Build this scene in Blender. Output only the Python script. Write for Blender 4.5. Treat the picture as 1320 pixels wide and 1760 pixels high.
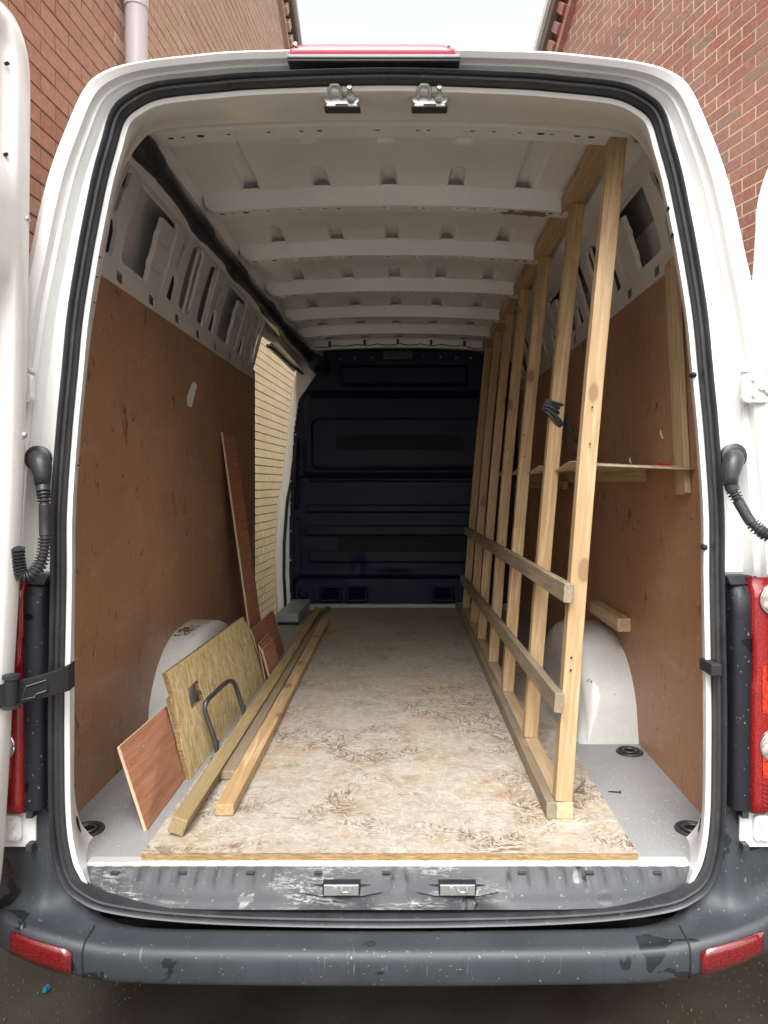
import bpy, bmesh, math, random
import numpy as np
from mathutils import Vector, Matrix
from math import radians, sin, cos, pi, sqrt, atan2
random.seed(7)
np.random.seed(7)
for o in list(bpy.data.objects):
    bpy.data.objects.remove(o)
S = bpy.context.scene
COL = S.collection

# ------------------------------------------------------------------ camera
CX, CZ, F = 0.05, 1.63, 1250.0
PU, PV = 699.0, 832.0
cam_d = bpy.data.cameras.new('camera')
cam = bpy.data.objects.new('camera', cam_d)
COL.objects.link(cam)
cam.location = (CX, 0, CZ)
cam.rotation_euler = (radians(90), 0, 0)
cam_d.sensor_fit = 'VERTICAL'
cam_d.sensor_height = 36.0
cam_d.lens = F / 1760 * 36
cam_d.shift_x = -(PU - 660) / 1760
cam_d.shift_y = -(880 - PV) / 1760
cam_d.clip_start = 0.02
cam_d.clip_end = 500
S.camera = cam

# ------------------------------------------------------------------ world, sun, exposure
SUN_EL, SUN_AZ = radians(55), radians(190)     # behind and above the viewer
w = bpy.data.worlds.new('World')
S.world = w
w.use_nodes = True
nt = w.node_tree
nt.nodes.clear()
sky = nt.nodes.new('ShaderNodeTexSky')
sky.sky_type = 'NISHITA'
sky.sun_disc = False
sky.sun_elevation = SUN_EL
sky.sun_rotation = SUN_AZ
sky.air_density = 1.0
sky.dust_density = 6.0
sky.ozone_density = 1.0
hs = nt.nodes.new('ShaderNodeHueSaturation')
hs.inputs['Saturation'].default_value = 0.05
bg = nt.nodes.new('ShaderNodeBackground')
bg.inputs['Strength'].default_value = 0.15
wo = nt.nodes.new('ShaderNodeOutputWorld')
nt.links.new(sky.outputs[0], hs.inputs['Color'])
nt.links.new(hs.outputs[0], bg.inputs['Color'])
nt.links.new(bg.outputs[0], wo.inputs['Surface'])
sd = bpy.data.lights.new('sun', 'SUN')
sd.energy = 1.2
sd.angle = radians(40)
sd.color = (1.0, 0.985, 0.965)
sun = bpy.data.objects.new('sun', sd)
COL.objects.link(sun)
# light travels from the sun's side (behind the viewer, high) into the van
dvec = Vector((sin(SUN_AZ) * cos(SUN_EL), cos(SUN_AZ) * cos(SUN_EL), sin(SUN_EL)))
sun.rotation_euler = dvec.to_track_quat('Z', 'Y').to_euler()
S.view_settings.view_transform = 'Standard'
S.view_settings.look = 'None'
S.view_settings.gamma = 1
S.view_settings.use_curve_mapping = False
S.view_settings.exposure = 1.45
S.render.engine = 'CYCLES'
S.cycles.max_bounces = 12
S.cycles.diffuse_bounces = 8
S.cycles.glossy_bounces = 4
S.cycles.sample_clamp_indirect = 6
S.cycles.use_denoising = True

# ------------------------------------------------------------------ helpers
def P(u, v, Y=None, X=None, Z=None):
    """a point of the place on the sight line through a photo pixel, at a known depth, side or height"""
    a, b = (u - PU) / F, -(v - PV) / F
    if Y is None:
        Y = (X - CX) / a if X is not None else (Z - CZ) / b
    return Vector((CX + a * Y, Y, CZ + b * Y))

WL = {}
def wl(p):
    return WL[p.name] if p else Vector((0, 0, 0))

def tag(o, label=None, cat=None, group=None, kind=None):
    if label: o['label'] = label
    if cat: o['category'] = cat
    if group: o['group'] = group
    if kind: o['kind'] = kind
    return o

def empty(name, loc, label=None, cat=None, group=None, parent=None):
    o = bpy.data.objects.new(name, None)
    COL.objects.link(o)
    loc = Vector(loc)
    if parent: o.parent = parent
    o.location = loc - wl(parent)
    WL[o.name] = loc
    o.empty_display_size = 0.1
    return tag(o, label, cat, group)

def place(name, me, parent, loc, rot=None):
    o = bpy.data.objects.new(name, me)
    COL.objects.link(o)
    if parent: o.parent = parent
    o.location = Vector(loc) - wl(parent)
    if rot is not None: o.rotation_euler = rot
    WL[o.name] = Vector(loc)
    return o

def mesh(name, V, Fc, mat, parent=None, smooth=False, bevel=0, sharp=None, origin=None):
    V = [Vector(v) for v in V]
    if origin is None:
        xs = [v.x for v in V]; ys = [v.y for v in V]; zs = [v.z for v in V]
        origin = Vector(((min(xs) + max(xs)) / 2, (min(ys) + max(ys)) / 2, min(zs)))
    me = bpy.data.meshes.new(name)
    me.from_pydata([tuple(v - origin) for v in V], [], Fc)
    me.validate()
    if mat: me.materials.append(mat)
    if smooth:
        me.polygons.foreach_set('use_smooth', [True] * len(me.polygons))
        if sharp:
            try: me.set_sharp_from_angle(angle=radians(sharp))
            except Exception: pass
    me.update()
    o = place(name, me, parent, origin)
    if bevel:
        m = o.modifiers.new('b', 'BEVEL')
        m.width = bevel; m.segments = 2; m.limit_method = 'ANGLE'
        m.angle_limit = radians(40)
    return o

class MB:
    def __init__(s): s.V = []; s.F = []
    def add(s, V, Fc):
        n = len(s.V)
        s.V += [Vector(v) for v in V]
        s.F += [tuple(i + n for i in f) for f in Fc]
        return s
    def hexa(s, p):   # p: 4 bottom (ccw), 4 top
        return s.add(p, [(3, 2, 1, 0), (4, 5, 6, 7), (0, 1, 5, 4), (1, 2, 6, 5), (2, 3, 7, 6), (3, 0, 4, 7)])
    def box(s, x0, x1, y0, y1, z0, z1):
        return s.hexa([(x0, y0, z0), (x1, y0, z0), (x1, y1, z0), (x0, y1, z0), (x0, y0, z1), (x1, y0, z1), (x1, y1, z1), (x0, y1, z1)])
    def tube(s, path, r, seg=12, cap=True, flat=1.0):
        path = [Vector(p) for p in path]
        n = len(path)
        rs = r if isinstance(r, (list, tuple)) else [r] * n
        t0 = (path[1] - path[0]).normalized()
        a = Vector((0, 0, 1)) if abs(t0.z) < 0.9 else Vector((1, 0, 0))
        u = t0.cross(a).normalized()
        base = len(s.V)
        for i, p in enumerate(path):
            t = (path[min(i + 1, n - 1)] - path[max(i - 1, 0)]).normalized()
            u = (u - t * u.dot(t)).normalized()
            v = t.cross(u)
            for k in range(seg):
                an = 2 * pi * k / seg
                s.V.append(p + (u * cos(an) + v * sin(an) * flat) * rs[i])
        for i in range(n - 1):
            for k in range(seg):
                k2 = (k + 1) % seg
                s.F.append((base + i * seg + k, base + i * seg + k2, base + (i + 1) * seg + k2, base + (i + 1) * seg + k))
        if cap:
            s.F.append(tuple(base + k for k in range(seg))[::-1])
            s.F.append(tuple(base + (n - 1) * seg + k for k in range(seg)))
        return s
    def cyl(s, p0, p1, r, seg=16, r1=None):
        return s.tube([p0, p1], [r, r if r1 is None else r1], seg)
    def build(s, name, mat, parent=None, **k):
        return mesh(name, s.V, s.F, mat, parent, **k)

def spline(pts, n, closed=False):
    """catmull-rom through pts (Vectors of any size), n samples"""
    pts = [np.array(p, float) for p in pts]
    m = len(pts)
    out = []
    segs = m if closed else m - 1
    for i in range(n):
        t = i / (n if closed else n - 1) * segs
        k = min(int(t), segs - 1); f = t - k
        g = (lambda j: pts[j % m]) if closed else (lambda j: pts[max(0, min(m - 1, j))])
        p0, p1, p2, p3 = g(k - 1), g(k), g(k + 1), g(k + 2)
        out.append(0.5 * ((2 * p1) + (-p0 + p2) * f + (2 * p0 - 5 * p1 + 4 * p2 - p3) * f * f + (-p0 + 3 * p1 - 3 * p2 + p3) * f ** 3))
    return out

def grid_faces(nr, nc, closed_c=False):
    Fc = []
    for i in range(nr - 1):
        for j in range(nc if closed_c else nc - 1):
            j2 = (j + 1) % nc
            Fc.append((i * nc + j, i * nc + j2, (i + 1) * nc + j2, (i + 1) * nc + j))
    return Fc

def rrect(x0, x1, y0, y1, r, seg=5):
    pts = []
    for cx, cy, a0 in ((x1 - r, y1 - r, 0), (x0 + r, y1 - r, 90), (x0 + r, y0 + r, 180), (x1 - r, y0 + r, 270)):
        for k in range(seg + 1):
            a = radians(a0 + 90 * k / seg)
            pts.append((cx + r * cos(a), cy + r * sin(a)))
    return pts

def ellipse(cx, cy, rx, ry, seg=14):
    return [(cx + rx * cos(2 * pi * k / seg), cy + ry * sin(2 * pi * k / seg)) for k in range(seg)]

def plate(name, outline, holes, thick, fn, mat, parent=None, bevel=0.0, **k):
    """a flat sheet with real holes; fn maps (a, b, c) into the place"""
    cu = bpy.data.curves.new('c', 'CURVE')
    cu.dimensions = '2D'
    cu.fill_mode = 'BOTH'
    for pts in [outline] + list(holes):
        sp = cu.splines.new('POLY')
        sp.points.add(len(pts) - 1)
        for q, p in zip(sp.points, pts): q.co = (p[0], p[1], 0, 1)
        sp.use_cyclic_u = True
    cu.extrude = thick / 2
    cu.bevel_depth = bevel
    cu.bevel_resolution = 1
    ob = bpy.data.objects.new('c', cu)
    COL.objects.link(ob)
    dg = bpy.context.evaluated_depsgraph_get()
    me = bpy.data.meshes.new_from_object(ob.evaluated_get(dg))
    V = [Vector(fn(v.co.x, v.co.y, v.co.z)) for v in me.vertices]
    Fc = [tuple(p.vertices) for p in me.polygons]
    bpy.data.objects.remove(ob); bpy.data.curves.remove(cu); bpy.data.meshes.remove(me)
    o = mesh(name, V, Fc, mat, parent, **k)
    bm = bmesh.new(); bm.from_mesh(o.data)
    bmesh.ops.remove_doubles(bm, verts=bm.verts, dist=1e-5)
    bmesh.ops.recalc_face_normals(bm, faces=bm.faces)
    bm.to_mesh(o.data); bm.free()
    return o

def beam(name, p0, p1, w_, h_, mat, parent=None, up=(0, 0, 1), bevel=0.0025, bow=0.0):
    """sawn timber: local Y is its length, so the grain runs along it; p0-p1 is the centre line"""
    p0, p1 = Vector(p0), Vector(p1)
    y = (p1 - p0).normalized()
    x = y.cross(Vector(up)).normalized()
    z = x.cross(y)
    L = (p1 - p0).length
    n = 9 if bow else 2
    V = []
    for i in range(n):
        t = i / (n - 1)
        b = bow * sin(pi * t)
        for a, c in ((-1, -1), (1, -1), (1, 1), (-1, 1)):
            V.append((a * w_ / 2 + b, t * L, c * h_ / 2))
    Fc = [(0, 3, 2, 1)[::-1], tuple((n - 1) * 4 + k for k in (0, 3, 2, 1))]
    for i in range(n - 1):
        for k in range(4):
            k2 = (k + 1) % 4
            Fc.append((i * 4 + k, (i + 1) * 4 + k, (i + 1) * 4 + k2, i * 4 + k2))
    me = bpy.data.meshes.new(name)
    me.from_pydata(V, [], Fc)
    bm = bmesh.new(); bm.from_mesh(me)
    bmesh.ops.recalc_face_normals(bm, faces=bm.faces)
    bm.to_mesh(me); bm.free()
    me.materials.append(mat)
    M = Matrix((x, y, z)).transposed()
    o = place(name, me, parent, p0, M.to_euler())
    if bevel:
        m = o.modifiers.new('b', 'BEVEL'); m.width = bevel; m.segments = 2; m.limit_method = 'ANGLE'; m.angle_limit = radians(50)
    return o

# ------------------------------------------------------------------ materials
class NM:
    def __init__(s, name, **kw):
        s.m = bpy.data.materials.new(name)
        s.m.use_nodes = True
        s.t = s.m.node_tree
        s.b = s.t.nodes['Principled BSDF']
        for k, v in kw.items(): s.set(k.replace('_', ' '), v)
    def set(s, k, v):
        i = s.b.inputs[k]
        if hasattr(v, 'links') or isinstance(v, bpy.types.NodeSocket): s.t.links.new(v, i)
        elif isinstance(v, tuple) and len(v) == 3: i.default_value = (*v, 1)
        else: i.default_value = v
    def n(s, t, props=None, **ins):
        nd = s.t.nodes.new('ShaderNode' + t)
        for k, v in (props or {}).items(): setattr(nd, k, v)
        for k, v in ins.items():
            key = int(k[1:]) if k[0] == 'i' and k[1:].isdigit() else k.replace('_', ' ')
            i = nd.inputs[key]
            if isinstance(v, bpy.types.NodeSocket): s.t.links.new(v, i)
            elif isinstance(v, tuple) and len(v) == 3 and i.type == 'RGBA': i.default_value = (*v, 1)
            else: i.default_value = v
        return nd
    def co(s, scale=(1, 1, 1), off=None, src='Object', rot=(0, 0, 0)):
        if src == 'World':
            c = s.n('NewGeometry').outputs['Position']
        else:
            c = s.n('TexCoord').outputs[src]
        if off == 'rand':
            r = s.n('ObjectInfo').outputs['Random']
            k = s.n('Math', {'operation': 'MULTIPLY'}, i0=r, i1=37.0).outputs[0]
            cx = s.n('CombineXYZ', i0=k, i1=k, i2=k).outputs[0]
            c = s.n('VectorMath', {'operation': 'ADD'}, i0=c, i1=cx).outputs[0]
        mp = s.n('Mapping', Vector=c)
        mp.inputs['Scale'].default_value = scale
        mp.inputs['Rotation'].default_value = rot
        return mp.outputs[0]
    def noise(s, vec, scale=5, detail=4, rough=0.55, dist=0.0, out='Fac'):
        return s.n('TexNoise', Vector=vec, Scale=scale, Detail=detail, Roughness=rough, Distortion=dist).outputs[out]
    def ramp(s, fac, stops):
        r = s.n('ValToRGB', Fac=fac)
        e = r.color_ramp.elements
        while len(e) < len(stops): e.new(0.5)
        for q, (p, c) in zip(e, stops):
            q.position = p
            q.color = (c, c, c, 1) if not isinstance(c, tuple) else (*c, 1)
        return r.outputs[0]
    def mix(s, f, a, b, mode='MIX'):
        nd = s.n('Mix', {'data_type': 'RGBA', 'blend_type': mode})
        for idx, v in ((0, f), (6, a), (7, b)):
            i = nd.inputs[idx]
            if isinstance(v, bpy.types.NodeSocket): s.t.links.new(v, i)
            elif isinstance(v, tuple): i.default_value = (*v, 1)
            else: i.default_value = v
        return nd.outputs[2]
    def math(s, op, a, b=0.0, c=0.0):
        return s.n('Math', {'operation': op}, i0=a, i1=b, i2=c).outputs[0]
    def bump(s, h, strength=0.3, dist=0.01):
        s.set('Normal', s.n('Bump', Height=h, Strength=strength, Distance=dist).outputs[0])
    def done(s): return s.m

def simple(name, c, rough=0.5, metal=0.0, **kw):
    m = NM(name); m.set('Base Color', c); m.set('Roughness', rough); m.set('Metallic', metal)
    for k, v in kw.items(): m.set(k.replace('_', ' '), v)
    return m.done()

def make_paint(name, base, dirt, amount, rough=0.28, coat=0.5, bump=0.0):
    m = NM(name)
    c = m.co(src='World')
    n1 = m.noise(c, 2.2, 6, 0.65)
    n2 = m.noise(c, 30, 3, 0.7)
    f = m.ramp(m.math('MULTIPLY', m.math('ADD', n1, m.math('MULTIPLY', n2, 0.4)), 0.72), [(0.45, 0.0), (0.75, amount)])
    col = m.mix(f, base, dirt)
    sp = m.ramp(m.noise(c, 190, 2, 0.5), [(0.72, 0.0), (0.76, 0.35)])
    col = m.mix(sp, col, tuple(x * 0.45 for x in dirt))
    m.set('Base Color', col)
    m.set('Roughness', m.ramp(n1, [(0.3, rough), (0.8, rough + 0.25)]))
    m.set('Coat Weight', coat); m.set('Coat Roughness', 0.12)
    if bump: m.bump(m.noise(c, 6, 3), bump, 0.02)
    return m.done()

M = {}
M['white'] = make_paint('white_paint', (0.80, 0.80, 0.78), (0.55, 0.54, 0.50), 0.25, 0.25, 0.6)
M['inner'] = make_paint('interior_paint', (0.70, 0.705, 0.70), (0.50, 0.495, 0.48), 0.5, 0.3, 0.35, 0.03)
M['cool_grey'] = make_paint('cool_grey_paint', (0.34, 0.36, 0.37), (0.22, 0.23, 0.23), 0.4, 0.4, 0.2)
M['skin_in'] = make_paint('shaded_skin_paint', (0.36, 0.345, 0.33), (0.25, 0.235, 0.22), 0.6, 0.35, 0.3, 0.05)  # body paint darkened for the shade inside the side openings
M['jamb'] = make_paint('jamb_paint', (0.76, 0.76, 0.75), (0.50, 0.48, 0.45), 0.45, 0.28, 0.5)
def wheelbox_mat():
    m = NM('wheel_box_paint')
    c = m.co(src='World')
    n1 = m.noise(c, 3, 5, 0.65)
    col = m.mix(m.ramp(n1, [(0.35, 0.0), (0.7, 0.5)]), (0.66, 0.66, 0.64), (0.45, 0.44, 0.41))
    ch = m.ramp(m.noise(c, 17, 5, 0.75, 0.5), [(0.665, 0.0), (0.675, 0.9)])
    col = m.mix(ch, col, (0.09, 0.06, 0.045))
    sc = m.ramp(m.noise(m.co(src='World', scale=(3, 3, 14)), 6, 5, 0.7), [(0.66, 0.0), (0.68, 0.5)])
    col = m.mix(sc, col, (0.25, 0.23, 0.21))
    m.set('Base Color', col); m.set('Roughness', m.ramp(n1, [(0.3, 0.12), (0.7, 0.4)])); m.set('Coat Weight', 0.8); m.set('Coat Roughness', 0.08)
    m.bump(m.noise(c, 5, 3), 0.06, 0.02)
    return m.done()
M['arch'] = wheelbox_mat() if True else make_paint('wheel_box_paint', (0.66, 0.66, 0.64), (0.40, 0.38, 0.35), 0.6, 0.2, 0.8, 0.05)
M['grey_metal'] = simple('grey_metal', (0.09, 0.095, 0.10), 0.38, 0.6)
M['steel'] = simple('zinc_steel', (0.62, 0.62, 0.60), 0.32, 0.9)
M['dark'] = simple('shade_dark', (0.008, 0.008, 0.01), 0.8)  # flat dark for shaded recesses and the underside of the van
M['hole'] = simple('near_black', (0.012, 0.012, 0.014), 0.7)  # near-black for small fittings, also drawn for holes in shade
M['red_plastic'] = simple('red_plastic', (0.5, 0.02, 0.02), 0.4)
M['blue_plastic'] = simple('blue_plastic', (0.03, 0.22, 0.34), 0.4)
M['paper'] = simple('white_paper', (0.75, 0.73, 0.70), 0.8)
M['cable'] = simple('cable_sheath', (0.03, 0.035, 0.045), 0.45)
M['chip'] = simple('wood_splinter', (0.70, 0.58, 0.40), 0.8)
M['trim_grey'] = simple('grey_gasket', (0.20, 0.205, 0.22), 0.4)
M['trim'] = simple('sill_trim', (0.50, 0.50, 0.49), 0.35, 0.2)
M['pipe'] = make_paint('pipe_plastic', (0.52, 0.47, 0.50), (0.30, 0.28, 0.27), 0.35, 0.4, 0.1)
M['peel'] = simple('bare_primer', (0.20, 0.165, 0.15), 0.8)

def rubber():
    m = NM('black_rubber')
    c = m.co(src='World')
    n = m.noise(c, 9, 5, 0.7)
    dust = m.ramp(m.noise(c, 70, 4, 0.7), [(0.62, 0.0), (0.72, 0.35)])
    col = m.mix(m.ramp(n, [(0.35, 0.0), (0.7, 0.6)]), (0.018, 0.019, 0.022), (0.055, 0.058, 0.065))
    m.set('Base Color', m.mix(dust, col, (0.22, 0.21, 0.20)))
    m.set('Roughness', 0.45)
    m.bump(n, 0.2, 0.004)
    return m.done()
M['rubber'] = rubber()

def bumper_mat(name, base, scuff):
    m = NM(name)
    c = m.co(src='World')
    n1 = m.noise(c, 3.0, 6, 0.65)
    drip = m.noise(m.co(src='World', scale=(34, 34, 1.6)), 1.5, 5, 0.7)
    col = m.mix(m.ramp(n1, [(0.35, 0.0), (0.7, 0.6)]), base, tuple(x * 1.75 for x in base))
    col = m.mix(m.ramp(drip, [(0.55, 0.0), (0.72, 0.4)]), col, tuple(x * 0.55 for x in base))
    wet = m.ramp(m.noise(m.co(src='World', scale=(1, 1.2, 1.3)), 7.5, 3, 0.45, 0.6), [(0.655, 0.0), (0.665, 0.75)])
    col = m.mix(wet, col, tuple(x * 0.35 for x in base))
    if scuff:
        patch = m.ramp(m.noise(m.co(src='World', scale=(1, 3, 3)), 3.4, 3, 0.5), [(0.53, 0.0), (0.66, 1.0)])
        streak = m.ramp(m.noise(m.co(src='World', scale=(1.0, 5, 5)), 26, 6, 0.75, 1.2), [(0.50, 0.0), (0.60, 1.0)])
        col = m.mix(m.math('MULTIPLY', patch, m.math('MULTIPLY', streak, 0.75)), col, (0.42, 0.41, 0.39))
    dots = m.ramp(m.noise(c, 120, 2, 0.5), [(0.70, 0.0), (0.73, 0.5)])
    col = m.mix(dots, col, (0.30, 0.30, 0.29))
    hair = m.ramp(m.noise(m.co(src='World', scale=(60, 10, 4)), 2.0, 3, 0.6, 0.5), [(0.70, 0.0), (0.73, 0.3)])
    col = m.mix(hair, col, (0.26, 0.26, 0.26))
    m.set('Base Color', col)
    m.set('Roughness', m.mix(wet, m.ramp(n1, [(0.3, 0.46), (0.75, 0.66)]), (0.12, 0.12, 0.12)))
    m.bump(m.noise(c, 380, 2, 0.5), 0.12, 0.002)
    return m.done()
M['bumper'] = bumper_mat('bumper_plastic', (0.028, 0.032, 0.037), False)
M['scuff'] = bumper_mat('scuffed_plastic', (0.026, 0.028, 0.032), True)
M['surround_and_shade'] = bumper_mat('lamp_surround', (0.005, 0.006, 0.010), False)

def bulkhead_mat():
    m = NM('navy_plastic')
    c = m.co(src='World')
    n = m.noise(c, 3.5, 5, 0.6)
    col = m.mix(m.ramp(n, [(0.35, 0.0), (0.75, 1.0)]), (0.006, 0.0095, 0.030), (0.010, 0.014, 0.038))
    sc = m.ramp(m.noise(m.co(src='World', scale=(2, 1, 14)), 9, 5, 0.75), [(0.70, 0.0), (0.78, 0.5)])
    m.set('Base Color', m.mix(sc, col, (0.10, 0.10, 0.11)))
    m.set('Roughness', 0.5); m.set('Specular IOR Level', 0.28)
    m.bump(m.noise(c, 300, 2), 0.1, 0.002)
    return m.done()
M['bulkhead'] = bulkhead_mat()
M['tape'] = simple('black_tape', (0.003, 0.003, 0.006), 0.75)

def ply_lining():
    m = NM('phenolic_plywood')
    c = m.co(src='World')
    big = m.noise(c, 1.3, 5, 0.6, 0.4)
    grain = m.noise(m.co(src='World', scale=(1, 60, 3.0)), 2.2, 6, 0.65, 0.3)
    curl = m.noise(m.co(src='World', scale=(1, 5, 1.2)), 2.0, 3, 0.5, 2.5)
    col = m.mix(m.ramp(big, [(0.3, 0.0), (0.72, 1.0)]), (0.33, 0.175, 0.095), (0.50, 0.285, 0.165))
    col = m.mix(m.ramp(grain, [(0.35, 0.35), (0.7, 0.0)]), col, (0.22, 0.10, 0.048))
    col = m.mix(m.ramp(curl, [(0.50, 0.0), (0.56, 0.28), (0.62, 0.0)]), col, (0.37, 0.19, 0.10))
    smear = m.ramp(m.noise(m.co(src='World', scale=(1, 0.8, 2.2)), 3.4, 6, 0.72, 0.8), [(0.54, 0.0), (0.70, 0.5)])
    col = m.mix(smear, col, (0.42, 0.33, 0.27))
    knock = m.ramp(m.noise(m.co(src='World', scale=(1, 2.4, 0.9)), 13, 6, 0.8, 0.8), [(0.665, 0.0), (0.69, 0.7)])
    col = m.mix(knock, col, (0.62, 0.56, 0.50))
    dark = m.ramp(m.noise(m.co(src='World', scale=(1, 2.2, 1.0)), 9, 5, 0.7, 1.0), [(0.605, 0.0), (0.665, 0.8)])
    col = m.mix(dark, col, (0.06, 0.027, 0.016))
    chips = m.ramp(m.noise(m.co(src='World', scale=(1, 1, 0.7)), 46, 3, 0.6, 0.4), [(0.70, 0.0), (0.72, 0.9)])
    col = m.mix(chips, col, (0.60, 0.44, 0.28))
    line = m.ramp(m.noise(m.co(src='World', scale=(1, 3.2, 24), rot=(0.35, 0, 0)), 1.6, 4, 0.6, 0.6), [(0.64, 0.0), (0.65, 0.45), (0.66, 0.0)])
    col = m.mix(line, col, (0.46, 0.33, 0.24))
    m.set('Base Color', col)
    m.set('Roughness', m.ramp(big, [(0.3, 0.45), (0.8, 0.62)]))
    m.bump(grain, 0.10, 0.002)
    return m.done()
M['lining'] = ply_lining()

def offcut_ply(name, c0, c1):
    m = NM(name)
    g = m.noise(m.co(scale=(40, 2.0, 26), off='rand', rot=(0.25, 0, 0)), 2.5, 6, 0.65, 0.6)
    fib = m.noise(m.co(scale=(120, 4, 30), off='rand'), 3, 4, 0.6)
    col = m.mix(m.ramp(g, [(0.3, 0.0), (0.7, 1.0)]), c0, c1)
    col = m.mix(m.ramp(fib, [(0.62, 0.0), (0.75, 0.5)]), col, tuple(min(1, x * 1.6) for x in c1))
    ch = m.ramp(m.noise(m.co(scale=(1, 1, 1), off='rand'), 60, 2, 0.5), [(0.74, 0.0), (0.75, 0.8)])
    m.set('Base Color', m.mix(ch, col, (0.75, 0.6, 0.45)))
    m.set('Roughness', 0.6)
    m.bump(fib, 0.15, 0.001)
    return m.done()
M['redply'] = offcut_ply('red_plywood', (0.33, 0.13, 0.072), (0.52, 0.25, 0.15))
M['edgeply'] = simple('plywood_edge', (0.55, 0.42, 0.27), 0.8)

def pine(name, light, dark, age=0.0, knots=0.8):
    m = NM(name)
    c = m.co(scale=(1, 0.055, 1), off='rand')
    ring = m.noise(c, 42, 5, 0.6, 1.2)
    soft = m.noise(m.co(scale=(1, 0.22, 1), off='rand'), 9, 4, 0.55, 0.6)
    wv = m.n('TexWave', {'wave_type': 'BANDS', 'bands_direction': 'DIAGONAL'}, Vector=m.co(scale=(1, 0.05, 1), off='rand'), Scale=26.0, Distortion=9.0, Detail=3.0, Detail_Scale=1.3, Detail_Roughness=0.6).outputs['Fac']
    patchy = m.noise(m.co(scale=(1, 0.3, 1), off='rand'), 5, 5, 0.65, 0.4)
    fine = m.noise(m.co(scale=(1, 0.02, 1), off='rand'), 260, 3, 0.6)
    col = m.mix(m.ramp(ring, [(0.42, 0.0), (0.56, 1.0)]), light, tuple(x * .88 for x in dark))
    col = m.mix(m.ramp(wv, [(0.55, 0.0), (0.95, 0.55)]), col, tuple(x * 0.68 for x in dark))
    col = m.mix(m.ramp(patchy, [(0.42, 0.0), (0.58, 0.7 if age else 0.35)]), col, tuple(x * (0.5 if age else 0.72) for x in light))
    col = m.mix(m.ramp(soft, [(0.35, 0.0), (0.75, 0.45)]), col, tuple(x * 0.78 for x in dark))
    col = m.mix(m.ramp(fine, [(0.5, 0.0), (0.75, 0.25)]), col, tuple(x * 0.5 for x in dark))
    vr = m.n('TexVoronoi', Vector=m.co(scale=(1, 0.5, 1), off='rand'), Scale=9.0).outputs['Distance']
    kn = m.ramp(vr, [(0.135, knots), (0.175, 0.0)])
    halo = m.ramp(vr, [(0.15, 0.6 * knots), (0.33, 0.0)])
    col = m.mix(halo, col, tuple(x * 0.75 for x in dark))
    col = m.mix(kn, col, (0.17, 0.075, 0.03))
    if age:
        st = m.ramp(m.noise(m.co(scale=(1, 0.25, 1), off='rand'), 14, 6, 0.75, 0.5), [(0.40, 0.0), (0.62, age)])
        col = m.mix(st, col, (0.17, 0.145, 0.12))
        bl = m.ramp(m.noise(m.co(scale=(1, 0.35, 1), off='rand'), 34, 4, 0.7), [(0.62, 0.0), (0.72, age)])
        col = m.mix(bl, col, (0.05, 0.04, 0.03))
    else:
        st = m.ramp(m.noise(m.co(scale=(1, 0.5, 1), off='rand'), 11, 5, 0.7), [(0.63, 0.0), (0.75, 0.35)])
        col = m.mix(st, col, (0.30, 0.19, 0.09))
    tint = m.n('ObjectInfo').outputs['Random']
    col = m.mix(m.math('MULTIPLY', tint, 0.35), col, tuple(x * 0.62 for x in light))
    m.set('Base Color', col)
    m.set('Roughness', 0.62)
    m.bump(m.math('ADD', fine, m.math('MULTIPLY', ring, 0.5)), 0.18, 0.0015)
    return m.done()
M['pine'] = pine('sawn_pine', (0.60, 0.425, 0.245), (0.47, 0.30, 0.13))
M['oldpine'] = pine('weathered_pine', (0.42, 0.33, 0.22), (0.31, 0.225, 0.13), 0.8, 0.5)
M['greenpine'] = pine('treated_pine', (0.56, 0.42, 0.20), (0.40, 0.27, 0.105), 0.35, 0.7)
M['palepine'] = pine('pale_pine', (0.66, 0.50, 0.31), (0.56, 0.40, 0.22), 0.0, 0.5)
M['palethin'] = pine('shelf_ply', (0.55, 0.43, 0.29), (0.46, 0.34, 0.20), 0.0, 0.2)

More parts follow.
